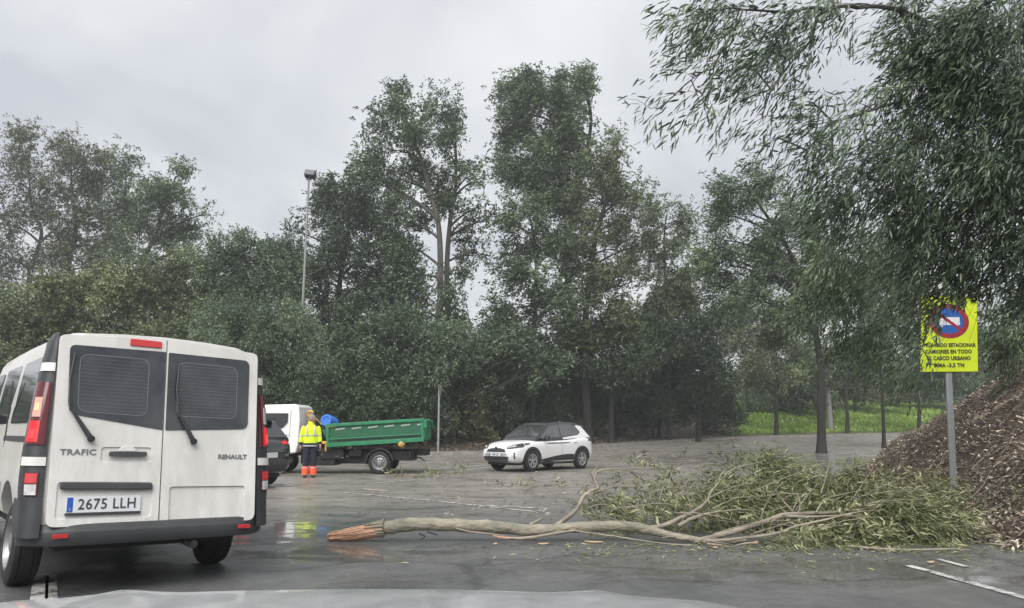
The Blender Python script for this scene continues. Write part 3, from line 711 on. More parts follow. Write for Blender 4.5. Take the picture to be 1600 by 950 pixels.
tree('tall_tree', 'dark tree with a straight trunk rising from the kerb just right of the white car', 50.5, [(955, 692), (955, 640), (957, 580), (960, 520)],
     [(930, 520, 44, 26), (975, 515, 44, 26), (905, 560, 44, 28), (960, 560, 50, 26), (1010, 555, 36, 28), (1035, 530, 30, 22), (890, 530, 34, 24), (1020, 590, 30, 18)],
     M['leaf_dark'], M['bark_dark'], .27, FT, od=1.8, seed=12, size=.7, tint0=.4, blobY=.5)
# right: the bend
tree('roadside_tree', 'windswept tree with long leaning limbs behind the hanging foliage', 40, [(1284, 713), (1283, 640), (1281, 560), (1262, 470), (1232, 390), (1200, 340), (1172, 300)],
     [(1145, 285, 26, 12), (1165, 300, 30, 16), (1125, 335, 28, 14), (1160, 335, 34, 20), (1195, 300, 24, 20), (1185, 268, 18, 10), (1205, 282, 22, 16), (1130, 375, 30, 22), (1175, 380, 34, 24), (1215, 355, 26, 26), (1105, 400, 20, 16), (1140, 415, 36, 20), (1190, 425, 34, 24), (1240, 420, 34, 28), (1120, 445, 28, 18), (1255, 380, 24, 26), (1230, 320, 20, 22), (1165, 465, 40, 20), (1220, 470, 40, 26), (1270, 475, 34, 34), (1240, 515, 34, 22), (1262, 340, 22, 26), (1290, 420, 26, 34)],
     M['leaf_mid'], M['bark_dark'], .30, RT, leafL=.26, leafW=.1, od=1.5, seed=13, size=.62, wind=(-.95, 0, .0), tint0=.42, limb_r=.35)
tree('roadside_tree', 'small umbrella-shaped tree with a short dark trunk, left of the big trunk', 62, [(1213, 682), (1213, 650), (1213, 612), (1215, 600)],
     [(1170, 560, 26, 14), (1195, 585, 26, 10), (1205, 545, 30, 16), (1240, 552, 30, 18), (1235, 590, 26, 11), (1262, 580, 20, 14), (1175, 590, 14, 8), (1220, 520, 26, 16), (1190, 520, 22, 12)],
     M['leaf_olive'], M['bark_dark'], .27, RT, od=1.5, seed=14, size=.7, tint0=.2, limb_r=.5)
tree('roadside_tree', 'dark small-crowned tree at the kerb above the tossed leafy twigs', 54, [(1091, 687), (1092, 650), (1095, 610), (1100, 570), (1105, 530)],
     [(1075, 555, 34, 24), (1110, 550, 34, 26), (1090, 590, 38, 22), (1130, 595, 24, 20), (1060, 600, 24, 20), (1105, 515, 30, 22), (1130, 500, 26, 18), (1080, 490, 20, 20)],
     M['leaf_dark'], M['bark_dark'], .24, RT, od=2.0, seed=15, size=.7, limb_r=.4)
tree('roadside_tree', 'slender tree on the wet asphalt nearest the leaf bank', 46, [(1381, 699), (1380, 650), (1377, 600), (1372, 545), (1368, 480)],
     [(1350, 520, 36, 22), (1395, 515, 32, 24), (1372, 550, 34, 18), (1340, 470, 40, 30), (1390, 460, 40, 34), (1355, 420, 40, 30), (1400, 400, 34, 30)],
     M['leaf_mid'], M['bark_dark'], .15, RT, leafL=.26, leafW=.1, od=1.7, seed=16, size=.6, limb_r=.5, wind=(-.3, 0, -.3))
tree('roadside_tree', 'tree behind the pavement just right of the grey lamp post', 65, [(1324, 681), (1324, 650), (1322, 620), (1325, 590)],
     [(1310, 590, 26, 16), (1338, 585, 26, 18), (1320, 560, 34, 18), (1350, 555, 24, 18), (1290, 565, 22, 18)],
     M['leaf_mid'], M['bark_dark'], .26, RT, od=1.7, seed=17, size=.8, limb_r=.4)
tree('roadside_tree', 'thin tree where the kerb meets the leaf bank, left of the yellow sign', 66, [(1436, 679), (1436, 640), (1436, 615), (1438, 590)],
     [(1415, 595, 28, 14), (1450, 590, 32, 16), (1432, 560, 44, 22), (1470, 565, 28, 22), (1490, 600, 20, 20)],
     M['leaf_mid'], M['bark_dark'], .24, RT, od=1.5, seed=18, size=.8, limb_r=.4)
tree('roadside_tree', 'slender tree with a light crown between the straight trunk and the kerbside dark tree', 57, [(1030, 690), (1030, 640), (1034, 590), (1040, 540), (1044, 480)],
     [(1020, 540, 30, 24), (1055, 530, 30, 24), (1035, 500, 30, 24), (1060, 560, 26, 18), (1050, 460, 26, 22), (1015, 575, 26, 18)],
     M['leaf_mid'], M['bark_dark'], .2, RT, od=1.5, seed=51, size=.65)
tree('roadside_tree', 'pale-leaved slim tree behind the umbrella-shaped one', 70, [(1168, 680), (1168, 640), (1165, 600), (1160, 550), (1155, 500)],
     [(1140, 520, 28, 22), (1170, 510, 30, 24), (1150, 490, 30, 20), (1180, 540, 24, 18), (1135, 545, 24, 16), (1165, 470, 26, 18)],
     M['leaf_olive'], M['bark_dark'], .2, RT, od=1.3, seed=52, size=.7)
tree('roadside_tree', 'slim dark tree on the verge between the thick trunk and the umbrella-shaped tree', 72, [(1250, 679), (1250, 640), (1248, 600), (1250, 550)],
     [(1235, 560, 28, 20), (1265, 555, 28, 22), (1250, 530, 34, 20), (1230, 585, 20, 12), (1270, 590, 22, 12)],
     M['leaf_mid'], M['bark_dark'], .2, RT, od=1.7, seed=53, size=.7)
# bushes
def bush(label, Y, blobs, lmat, seed, od=2.2, L=.24, W=.115, size=.65, tint0=.4, group=BU, twl=.45, wind=(-.1, -.05, .35), depth=.9, name='bush'):
    bx = sum(b[0] for b in blobs) / len(blobs); by = max(b[1] for b in blobs)
    tree(name, label, Y, [(bx, by), (bx + 2, min(b[1] for b in blobs) + 10)], blobs, lmat, M['bark_dark'], .1, group, leafL=L, leafW=W, od=od, size=size, wind=wind, seed=seed, tint0=tint0, twl=twl, cat='bush', trunkname='stem', depth=depth, limb_r=.5, droop=.1)
bush('yellow-green bush at the far left behind the van roof', 40, [(20, 490, 50, 32), (70, 470, 46, 30), (10, 530, 60, 34), (60, 520, 60, 40), (-50, 510, 50, 40), (30, 570, 70, 34), (-30, 600, 60, 60), (50, 620, 80, 50)], M['leaf_olive'], 31, tint0=.40)
bush('olive bush with feathery top behind the middle of the van roof', 41, [(130, 460, 34, 24), (165, 445, 34, 26), (200, 430, 36, 26), (120, 500, 50, 34), (175, 490, 50, 40), (230, 470, 40, 34), (150, 550, 70, 40), (220, 530, 60, 40), (160, 620, 80, 50)], M['leaf_olive'], 32, tint0=.38)
bush('pale pointed bush top just left of the grey-green bushes', 43, [(255, 430, 28, 20), (272, 410, 20, 14), (285, 440, 26, 24), (265, 470, 40, 30), (290, 500, 40, 34), (300, 560, 60, 40), (310, 620, 60, 40)], M['leaf_olive'], 33, tint0=.25)
bush('grey-green bush rising highest between the left trees and the street lamp', 46, [(345, 395, 28, 20), (375, 388, 22, 14), (405, 395, 30, 20), (330, 425, 34, 28), (375, 425, 44, 34), (425, 415, 30, 30), (350, 470, 60, 34), (420, 465, 44, 34), (440, 400, 20, 20), (455, 440, 20, 30), (380, 520, 60, 40)], M['leaf_greygreen'], 34)
bush('fine-leaved grey bush low in front of the street lamp', 38, [(345, 510, 44, 26), (395, 500, 44, 26), (440, 515, 36, 28), (475, 530, 26, 22), (360, 555, 60, 36), (430, 560, 56, 38), (480, 575, 34, 34), (330, 610, 60, 40), (400, 620, 60, 40), (455, 640, 50, 40)], M['leaf_greygreen'], 35, L=.17, W=.07, size=.55, tint0=.5)
bush('dark bush directly behind the white truck cab', 40, [(440, 640, 50, 44), (500, 610, 44, 44), (480, 670, 60, 34), (520, 660, 44, 40)], M['leaf_dark'], 36, tint0=.35)
bush('dark bush behind the front of the green tipper', 41, [(560, 590, 54, 44), (540, 640, 50, 40), (600, 640, 54, 40), (580, 545, 54, 30), (560, 680, 60, 24)], M['leaf_dark'], 37, tint0=.5)
bush('mixed bush with pale sprigs behind the tail of the green tipper', 42, [(640, 560, 50, 44), (660, 610, 44, 40), (620, 530, 44, 30), (690, 560, 34, 40), (650, 650, 60, 34), (715, 540, 34, 24)], M['leaf_greygreen'], 38, tint0=.35)
bush('dark bush between the sign post and the white car', 46, [(735, 560, 44, 34), (760, 540, 34, 24), (725, 600, 36, 34), (780, 590, 46, 40), (760, 640, 56, 30), (815, 570, 40, 34)], M['leaf_mid'], 39, tint0=.3)
bush('dark thicket above the roof of the white car', 53, [(840, 590, 56, 38), (890, 600, 56, 40), (820, 640, 56, 34), (880, 650, 60, 30), (930, 630, 44, 34), (865, 560, 50, 30)], M['leaf_dark'], 40, tint0=.35)
bush('dark thicket behind the straight trunk right of the white car', 56, [(975, 600, 50, 38), (1010, 630, 44, 30), (960, 640, 44, 28), (1040, 600, 40, 34), (1050, 640, 40, 24), (1080, 620, 30, 30)], M['leaf_dark'], 41, tint0=.35)
bush('round dark bush on the verge left of the green grass', 61, [(1110, 625, 32, 26), (1145, 620, 28, 26), (1125, 650, 34, 20), (1090, 650, 26, 18)], M['leaf_dark'], 42, tint0=.3)
bush('pale feathery bush on the grass between two roadside trunks', 74, [(1180, 632, 26, 14), (1230, 620, 34, 18), (1265, 618, 30, 20), (1200, 612, 30, 16)], M['leaf_greygreen'], 43, tint0=.5, L=.3)
bush('brownish scrub at the top of the grass behind the lamp post', 78, [(1300, 610, 40, 22), (1350, 612, 40, 18), (1330, 588, 44, 20), (1395, 606, 34, 18), (1290, 580, 34, 20)], M['leaf_brownish'], 44, tint0=.6, L=.3)
bush('olive scrub at the top of the grass beside the leaf bank', 84, [(1420, 600, 44, 18), (1470, 602, 44, 22), (1440, 578, 50, 20), (1520, 590, 50, 30), (1560, 560, 60, 40)], M['leaf_mid'], 45, tint0=.5, L=.34)
bush('low leafy scrub on the bank left of the thin sign post', 43, [(560, 690, 30, 12), (620, 688, 34, 14), (665, 680, 22, 18)], M['leaf_brownish'], 46, tint0=.6, size=.4)
bush('tall brownish shrub of dead leaves right behind the sign post', 44.5, [(745, 650, 14, 34), (738, 620, 12, 20), (755, 680, 20, 14), (730, 680, 18, 14)], M['leaf_brownish'], 47, tint0=.85, size=.4)
# a leaning limbed tree behind the thin sign post
tree('leaning_tree', 'low dark tree leaning right over the verge, limbs bare near the ground', 43.5, [(692, 706), (694, 680), (708, 640), (735, 600), (765, 575), (800, 560)],
     [(790, 550, 34, 20), (830, 545, 34, 22), (750, 560, 26, 18), (720, 585, 20, 14), (860, 575, 26, 20), (760, 600, 30, 10)],
     M['leaf_greygreen'], M['bark_dark'], .2, FT, od=1.2, seed=20, size=.55, limb_r=.5)
# far woodland closing the horizon all round
def woods(name, label, xs_, y0, hgt, seed, n, lmat):
    rg = np.random.default_rng(seed)
    X = rg.uniform(xs_[0], xs_[1], n); Yv = y0(X) + rg.uniform(0, 9, n); Z0 = gz(X, Yv)
    H = hgt * (.75 + .25 * np.sin(X * .21 + seed)) * (.8 + .2 * np.sin(X * .63))
    C = np.stack([X, Yv, Z0 + rg.uniform(0, 1, n) ** .8 * H], -1)
    P, LD, N, L, W, T, _ = sprays(C, np.full(n, 1.6), np.full(n, 55), .55, .26, (-.3, 0, .1), rg, 1.2, tint0=.35)
    o = link(name, leaf_mesh(name, P, LD, N, L, W, T), lmat); tag(o, label, 'trees', kind='stuff')
woods('distant_woods', 'dark belt of woodland seen through the trunks behind the road', (-130, 8), lambda x: 66 + .05 * np.abs(x), 6.5, 5, 1500, M['leaf_dark'])
woods('distant_woods', 'pale woodland on the rise beyond the grass and the bend', (14, 120), lambda x: 96 - .0 * x, 7.0, 6, 1300, M['leaf_olive'])

woods('unseen_woods', 'unseen belt of trees behind the camera, added to darken window reflections', (-70, 6), lambda x: -42 + .05 * x, 8, 8, 420, M['leaf_dark'])  # trees out of view, added to darken what the vehicle windows reflect
woods('unseen_woods', 'unseen trees beside the near lane, added to darken window reflections', (22, 60), lambda x: -30 + .9 * (x - 22), 8, 9, 300, M['leaf_dark'])

# ------------------------------------------------------------------ vehicle helpers
def cut(me, cutters, name):
    """boolean difference of meshes given in the same local space; falls back to the uncut mesh"""
    o = bpy.data.objects.new('tmp', me); COL.objects.link(o); tmp = []
    for c in cutters:
        co_ = bpy.data.objects.new('tmpc', c); COL.objects.link(co_); tmp.append(co_)
        m_ = o.modifiers.new('b', 'BOOLEAN'); m_.operation = 'DIFFERENCE'; m_.solver = 'EXACT'; m_.object = co_
    r = evaluated(o, name)
    for q in tmp: bpy.data.objects.remove(q)
    bpy.data.objects.remove(o)
    return r if len(r.polygons) > 8 else me
def cylmesh(c, r, half, n=32):
    mb = MB(); mb.lathe([(0, -half), (r, -half), (r, half), (0, half)], n, axis='y')
    me = mb.mesh('cyl'); bm = bmesh.new(); bm.from_mesh(me); bmesh.ops.remove_doubles(bm, verts=bm.verts, dist=1e-5); bmesh.ops.recalc_face_normals(bm, faces=bm.faces); bm.to_mesh(me); bm.free()
    me.transform(Matrix.Translation(c)); return me
def bvh_of(me):
    return BVHTree.FromPolygons([v.co.copy() for v in me.vertices], [tuple(p.vertices) for p in me.polygons])
def skin_panel(name, bvh, origin, direc, P2, fn, nu, nv, off, mt, parent, skirt=.012, smooth=40):
    """a thin panel laid on a body: fn(u,v) -> 3-D start point, cast along direc onto the body, lifted by off"""
    rows = []; direc = Vector(direc).normalized()
    for i in range(nu + 1):
        row = []
        for j in range(nv + 1):
            p = Vector(fn(i / nu, j / nv)); h = bvh.ray_cast(p, direc)
            q = h[0] if h[0] is not None else p + direc * .5
            row.append(q - direc * off)
        rows.append(row)
    mb = MB(); mb.grid(rows)
    back = [[q + direc * (off + skirt) for q in r] for r in rows]
    edge = rows[0] + [r[-1] for r in rows[1:]] + rows[-1][::-1][1:] + [r[0] for r in rows[::-1]][1:-1]
    eb = back[0] + [r[-1] for r in back[1:]] + back[-1][::-1][1:] + [r[0] for r in back[::-1]][1:-1]
    n = len(edge); mb.add(edge + eb, [(k, (k + 1) % n, n + (k + 1) % n, n + k) for k in range(n)])
    return mb.build(name, mt, parent, smooth)
def quadfn(a, b, c, d):
    a, b, c, d = map(Vector, (a, b, c, d))
    return lambda u, v: (a.lerp(b, u)).lerp(d.lerp(c, u), v)
def wheel(parent, loc, r, wd, style='steel', side=1, steer=0.0):
    w0 = MB(); hw = wd / 2; ri = r * .62
    w0.lathe([(ri, -hw * .85), (ri + .012, -hw), (r * .84, -hw * 1.0), (r * .965, -hw * .84), (r, -hw * .62), (r, -hw * .5), (r - .008, -hw * .47), (r - .008, -hw * .4), (r, -hw * .37), (r, hw * .37), (r - .008, hw * .4), (r - .008, hw * .47), (r, hw * .5), (r, hw * .62), (r * .965, hw * .84), (r * .84, hw), (ri + .012, hw), (ri, hw * .85), (ri * .97, 0)], 36, axis='y', closed=True)
    o = w0.build('wheel', M['rubber'], parent, 30); o.location = loc; o.rotation_euler = (0, 0, steer)
    f = side; y = hw
    if style == 'steel':
        mb = MB(); mb.lathe([(ri, y * .7), (ri + .012, y * .96), (ri - .012, y), (ri - .03, y * .8), (ri * .72, y * .35), (ri * .62, y * .42), (ri * .42, y * .55), (ri * .36, y * .8), (ri * .12, y * .85), (0, y * .85)], 32, axis='y')
        mb.build('rim', M['rim_grey'], o, 30)
        hb = MB()
        for k in range(8):
            a = 2 * PI * k / 8; hb.box((ri * .53 * math.cos(a), y * .5, ri * .53 * math.sin(a)), (.035, .02, .035), rot=Matrix.Rotation(-a, 3, 'Y'))
        hb.build('vent_holes', M['rim_dark'], o)['kind'] = 'stuff'
    elif style == 'alloy':
        mb = MB(); mb.lathe([(ri, y * .7), (ri + .01, y * .97), (ri - .012, y * .95), (ri - .02, y * .3), (ri - .02, -y * .6)], 36, axis='y')
        for k in range(5):
            a0 = 2 * PI * k / 5 + .3
            for da in (-.17, .17):
                p = []
                for rr_, aa, hw2 in ((.04, a0 + da * .8, .018), (ri * .55, a0 + da * .75, .016), (ri - .01, a0 + da * 1.9, .014)):
                    c_ = Vector((rr_ * math.cos(aa), 0, rr_ * math.sin(aa))); t_ = Vector((-math.sin(aa), 0, math.cos(aa)))
                    p.append([c_ + t_ * hw2 + Vector((0, y * .62, 0)), c_ + t_ * hw2 * .8 + Vector((0, y * .88, 0)), c_ - t_ * hw2 * .8 + Vector((0, y * .88, 0)), c_ - t_ * hw2 + Vector((0, y * .62, 0))])
                mb.loft(p)
        mb.lathe([(.055, y * .6), (.05, y * .92), (0, y * .95)], 16, axis='y')
        mb.build('rim', M['rim_alloy'], o, 30)
        d = MB(); d.lathe([(0, y * .2), (ri - .02, y * .2), (ri - .02, y * .1), (0, y * .1)], 28, axis='y'); d.build('brake_disc', M['rim_dark'], o)
    if side < 0:
        o.rotation_euler = (0, 0, PI + steer)
    return o
def plate_text(parent, txt, size, Mx, mt, name='lettering', spacing=1.0, off=0.0, xs=1.0, depth=.002):
    me = text_mesh(txt, size, depth, name, spacing, off, xs); me.transform(Mx)
    return link(name, me, mt, parent)

# ------------------------------------------------------------------ the white van in front
VS = 1.0827; LEAN = .198
van = empty('white_van', (-3.0423, 6.6145, .05)); van.scale = (VS, VS, VS)
van.rotation_euler = (R(1.53), 0, R(90 + 40.67))
tag(van, 'white passenger van seen from behind with brake lights lit and twin glazed rear doors', 'van')
VP = [(0, .42), (.78, .42), (.885, .48), (.925, .62), (.937, .80), (.932, 1.02), (.918, 1.2), (.902, 1.4), (.880, 1.6), (.858, 1.78), (.835, 1.88), (.80, 1.94), (.70, 1.98), (.4, 2.0), (0, 2.01)]
def vw(z):
    P_ = VP[1:11]
    if z <= P_[0][1]: return P_[0][0]
    for (a, b), (c, d) in zip(P_[:-1], P_[1:]):
        if z <= d: return a + (c - a) * (z - b) / (d - b)
    return P_[-1][0]
def xr(z): return LEAN * z
def vring(s, wscale=1.0, ztop=2.01, zlo=.42):
    half = [(y * wscale, zlo + (z - .42) * (ztop - zlo) / (2.01 - .42)) for y, z in VP]
    k = max(0, 1 - s / 1.6)
    pts = half + [(-y, z) for y, z in half[::-1][1:-1]]
    return [(s + LEAN * z * k, y, z) for y, z in pts]
vb = MB(); vb.loft([vring(.035, .86), vring(.09, .93), vring(.17, .99), vring(.24, 1), vring(.5, 1), vring(1.0, 1), vring(1.6, 1.005), vring(2.6, 1.0), vring(3.5, .99, 2.0), vring(3.75, .98, 1.93), vring(4.15, .97, 1.62), vring(4.5, .96, 1.28, .40), vring(4.75, .93, 1.12, .38), vring(5.0, .84, .98, .36), vring(5.1, .70, .82, .38)])
body = cut(vb.mesh('body'), [cylmesh((1.02 + .06, s * .9, .36), .41, .28) for s in (1, -1)] + [cylmesh((4.15, s * .9, .36), .41, .28) for s in (1, -1)], 'body')
link('body', body, M['van_paint'], van, 35)
MB().box((2.6, 0, .36), (4.4, 1.3, .2)).build('underbody', M['chassis'], van)
def on_rear(y, z, off=0.0): return Vector((xr(z) - off, y, z))
def rear_panel(name, pts, mt, off, th, parent=van, bevel=0.0, rad=0, cutters=None, nr=4):
    if rad: pts = round_poly(pts, rad, nr)
    mb = MB(); mb.prism([on_rear(y, z, off) for y, z in pts], (th, 0, 0))
    me = mb.mesh(name)
    if cutters: me = cut(me, cutters, name)
    return link(name, me, mt, parent, 40, bevel, 3)
def rear_cutter(pts, rad, depth, off):
    mb = MB(); mb.prism([on_rear(y, z, off + .02) for y, z in round_poly(pts, rad, 5)], (.02 + depth, 0, 0)); return mb.mesh('c')
OD = .022
recess_r = rear_cutter([(-.07, .75), (-.70, .745), (-.70, .445), (-.07, .455)], .03, .014, OD)
recess_h = rear_cutter([(.455, 1.062), (.082, 1.062), (.082, .945), (.455, .945)], .03, .010, OD)
recess_p = rear_cutter([(.735, .80), (.06, .785), (.06, .52), (.735, .53)], .03, .010, OD)
dl = rear_panel('rear_door', [(.812, 1.945), (.004, 1.992), (.004, .462), (.79, .475)], M['van_paint'], OD, .035, bevel=.008, rad=[.05, .006, .006, .06], cutters=[recess_h, recess_p])
dr = rear_panel('rear_door', [(-.004, 1.992), (-.808, 1.935), (-.785, .455), (-.004, .462)], M['van_paint'], OD, .035, bevel=.008, rad=[.006, .05, .06, .006], cutters=[recess_r])
MB().prism([on_rear(.02, 1.98, .002), on_rear(-.02, 1.98, .002), on_rear(-.02, .46, .002), on_rear(.02, .46, .002)], (.01, 0, 0)).build('door_gap', M['ink'], van)
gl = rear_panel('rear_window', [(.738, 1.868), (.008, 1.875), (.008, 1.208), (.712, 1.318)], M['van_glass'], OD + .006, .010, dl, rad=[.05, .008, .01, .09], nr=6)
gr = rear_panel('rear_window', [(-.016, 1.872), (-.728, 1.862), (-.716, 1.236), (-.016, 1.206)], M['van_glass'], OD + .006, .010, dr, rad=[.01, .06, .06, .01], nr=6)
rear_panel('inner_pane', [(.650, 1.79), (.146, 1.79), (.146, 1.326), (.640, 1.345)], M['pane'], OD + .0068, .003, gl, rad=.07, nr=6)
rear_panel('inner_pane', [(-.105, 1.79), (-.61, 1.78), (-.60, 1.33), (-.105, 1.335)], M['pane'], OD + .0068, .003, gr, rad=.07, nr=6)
def ring_line(pts, rad, wd_, off, mt, parent, name):
    P_ = round_poly(pts, rad, 6); n = len(P_); mb = MB()
    c = (sum(p[0] for p in P_) / n, sum(p[1] for p in P_) / n)
    inn = []
    for i in range(n):
        t_ = Vector(P_[(i + 1) % n]) - Vector(P_[i - 1]); nr_ = Vector((-t_.y, t_.x)); nr_ = nr_.normalized() if nr_.length else Vector((0, 0))
        if nr_.dot(Vector(c) - Vector(P_[i])) < 0: nr_ = -nr_
        inn.append((P_[i][0] + nr_.x * wd_, P_[i][1] + nr_.y * wd_))
    mb.loft([[on_rear(y, z, off) for y, z in P_], [on_rear(y, z, off) for y, z in inn]], cap=False)
    return mb.build(name, mt, parent)
ring_line([(.662, 1.80), (.135, 1.80), (.135, 1.315), (.648, 1.335)], .075, .006, OD + .008, M['glass_line'], gl, 'window_seal_line')
ring_line([(-.095, 1.80), (-.62, 1.79), (-.61, 1.32), (-.095, 1.325)], .075, .006, OD + .008, M['glass_line'], gr, 'window_seal_line')
hl = MB()
for k in range(15):
    z = 1.765 - k * .0295; hl.prism([on_rear(.648, z, OD + .008), on_rear(.146, z - .004, OD + .008), on_rear(.146, z - .0055, OD + .008), on_rear(.648, z - .0015, OD + .008)], (.001, 0, 0))
hl.build('heating_wires', M['glass_line'], gl)['kind'] = 'stuff'
hl = MB()
for k in range(15):
    z = 1.765 - k * .0295; hl.prism([on_rear(-.105, z, OD + .008), on_rear(-.605, z - .004, OD + .008), on_rear(-.605, z - .0055, OD + .008), on_rear(-.105, z - .0015, OD + .008)], (.001, 0, 0))
hl.build('heating_wires', M['glass_line'], gr)['kind'] = 'stuff'
for (ax, az, bx_, bz, tz, dd) in ((.540, 1.125, .700, 1.36, 1.80, dl), (-.240, 1.118, -.118, 1.335, 1.78, dr)):
    mb = MB(); mb.tube([on_rear(ax, az, OD + .03), on_rear(ax + (bx_ - ax) * .35, az + (bz - az) * .35, OD + .035), on_rear(bx_, bz, OD + .03)], [.021, .018, .010], 8)
    mb.lathe([(0, 0), (.026, 0), (.026, .03), (.018, .045), (0, .045)], 16, Matrix.Translation(on_rear(ax, az, OD + .048)) @ Matrix.Rotation(R(90), 4, 'Y'))
    mb.tube([on_rear(bx_, bz - .02, OD + .022), on_rear(bx_ + (.02 if ax > 0 else .03), (bz + tz) / 2, OD + .026), on_rear(bx_ + (.0 if ax > 0 else .015), tz, OD + .02)], [.008, .010, .006], 6)
    mb.build('wiper', M['black_plastic'], dd)
hm = MB(); hm.prism([on_rear(y, z, OD + .028) for y, z in round_poly([(.402, 1.03), (.122, 1.03), (.122, .99), (.402, .99)], .015)], (.02, 0, 0)); hm.build('handle', M['grey_plastic'], dl, 40, .004)
hm = MB(); hm.prism([on_rear(.265 + .065 * math.cos(a), 1.03 + .045 * math.sin(a), OD + .002) for a in [PI * k / 12 for k in range(13)]], (.008, 0, 0)); hm.build('handle_cup', M['van_paint'], dl, 40, .003)
rear_panel('brake_light', [(.298, 1.965), (.045, 1.962), (.045, 1.905), (.298, 1.905)], M['red_reflector'], OD + .012, .02, dl, .004, .012)
rear_panel('plate_strip', [(.722, .800), (.066, .782), (.066, .732), (.722, .745)], M['grey_plastic'], OD + .028, .03, dl, .008, .02)
pz0, pz1, py0, py1 = .572, .690, .668, .146
pl = rear_panel('number_plate', [(py0, pz1), (py1, pz1 - .004), (py1, pz0 - .004), (py0, pz0)], M['plate_white'], OD + .008, .012, dl, .002, .008)
rear_panel('blue_band', [(py0 - .006, pz1 - .006), (py0 - .046, pz1 - .006), (py0 - .046, pz0 + .006), (py0 - .006, pz0 + .006)], M['plate_blue'], OD + .0095, .003, pl)
rear_panel('plate_frame', [(py0 + .004, pz0 - .002), (py1 - .004, pz0 - .006), (py1 - .004, pz0 - .022), (py0 + .004, pz0 - .018)], M['ink'], OD + .011, .012, pl, .002)
UPL = Vector((LEAN, 0, 1)).normalized(); NRM = Vector((0, -1, 0)).cross(UPL)     # outward normal of the leaning rear face
def rear_mx(y, z, off): 
    p = on_rear(y, z, off); m_ = Matrix((( 0, UPL.x, NRM.x, p.x), (-1, UPL.y, NRM.y, p.y), (0, UPL.z, NRM.z, p.z), (0, 0, 0, 1))); return m_
plate_text(pl, '2675 LLH', .112, rear_mx((py0 - .05 + py1) / 2 + .002, (pz0 + pz1) / 2 - .002, OD + .0095), M['ink'], spacing=1.06, off=.0008, xs=.88)
plate_text(pl, 'E', .022, rear_mx(py0 - .026, pz0 + .026, OD + .011), M['plate_white'], name='letter', depth=.001)
plate_text(dl, 'TRAFIC', .062, rear_mx(.615, 1.020, OD + .001), M['badge'], name='wordmark', spacing=1.05, off=.0012, xs=1.18, depth=.004)
plate_text(dr, 'RENAULT', .052, rear_mx(-.585, .990, OD + .001), M['badge'], name='wordmark', spacing=1.05, off=.0018, xs=1.08, depth=.004)
# corner columns with lamps
def corner(a, z, sgn, off=0.0):
    yd = .818; yo = vw(min(max(z, .62), 1.85)) + .022
    if z > 1.9: yo = .86 - (z - 1.9) * .5
    y = yd + (yo - yd) * math.sin(min(a, 1.0) * PI / 2); x = xr(z) + .012 + .115 * (1 - math.cos(min(a, 1) * PI / 2))
    if a > 1: x += (a - 1) * .16
    n = Vector((-math.cos(min(a, 1) * PI / 2), math.sin(min(a, 1) * PI / 2), 0))
    p = Vector((x, y, z)) + n * off
    return Vector((p.x, p.y * sgn, p.z))
def strip(name, sgn, z0, z1, a0, a1, off, mt, parent, nz=8, na=8, th=.03):
    rows = [[corner(a0 + (a1 - a0) * j / na, z0 + (z1 - z0) * i / nz, sgn, off) for j in range(na + 1)] for i in range(nz + 1)]
    back = [[corner(a0 + (a1 - a0) * j / na, z0 + (z1 - z0) * i / nz, sgn, off - th) for j in range(na + 1)] for i in range(nz + 1)]
    mb = MB(); mb.loft([r + b[::-1] for r, b in zip(rows, back)])
    return mb.build(name, mt, parent, 50)
for sg in (1, -1):
    cp = strip('corner_panel', sg, .40, 1.965, -.0, 1.55, .0, M['black_plastic'], van, nz=22)
    strip('hinge_band', sg, 1.645, 1.712, .02, .92, .012, M['van_paint'], van)
    strip('hinge_band', sg, .918, .982, .02, .92, .012, M['van_paint'], van)
    tl = strip('tail_light', sg, 1.075, 1.555, .10, 1.1, .010, M['red_lens'], van, nz=10)
    strip('indicator', sg, 1.285, 1.437, .36, .72, .015, M['indicator_lens'] if sg > 0 else M['clear_lens'], tl)
    if sg > 0: strip('bulb', sg, 1.335, 1.392, .46, .62, .018, M['bulb_orange'], tl)
    strip('brake_lamp', sg, 1.095, 1.255, .34, .80, .014, M['brake_on'], tl)
    strip('bulb', sg, 1.120, 1.190, .46, .68, .017, M['bulb_red'], tl)
    ll = strip('lower_lamp', sg, .700, .870, .18, .62, .012, M['red_lens'], van)
    strip('red_segment', sg, .792, .862, .22, .58, .015, M['red_reflector'], ll); strip('white_segment', sg, .706, .782, .22, .58, .015, M['clear_lens'], ll)
# bumper
rows = []
for k in range(41):
    y = -.93 + 1.86 * k / 40; c = abs(y) / .93; dx_ = .17 * c ** 7 - .055 * (1 - c ** 9)
    rows.append([(xr(.5) + dx_ + p[0], y, p[1]) for p in ((.06, .345), (.012, .335), (-.004, .36), (-.006, .40), (-.004, .43), (-.0, .445), (.012, .455), (.014, .478), (.03, .49), (.12, .49), (.16, .42))])
bo = MB().loft(rows); bo.build('rear_bumper', M['grey_plastic'], van, 50)
for sg in (1, -1):
    mb = MB(); mb.loft([[(x, y * sg, z) for (y, z) in ((.80, .36), (.912, .36), (.93, .50), (.935, .66), (.80, .66))] for x in (xr(.5) + .14, xr(.5) + .35, xr(.5) + .55)]); mb.build('bumper_corner', M['grey_plastic'], van, 40, .01)
    b2 = MB(); yc = .690 * sg
    b2.prism([(xr(.5) - .063 + .0, yc - .052, .395), (xr(.5) - .063, yc + .052, .395), (xr(.5) - .063, yc + .052, .425), (xr(.5) - .063, yc - .052, .425)], (.012, 0, 0)); b2.build('reflector', M['red_reflector'], van, 40, .002)
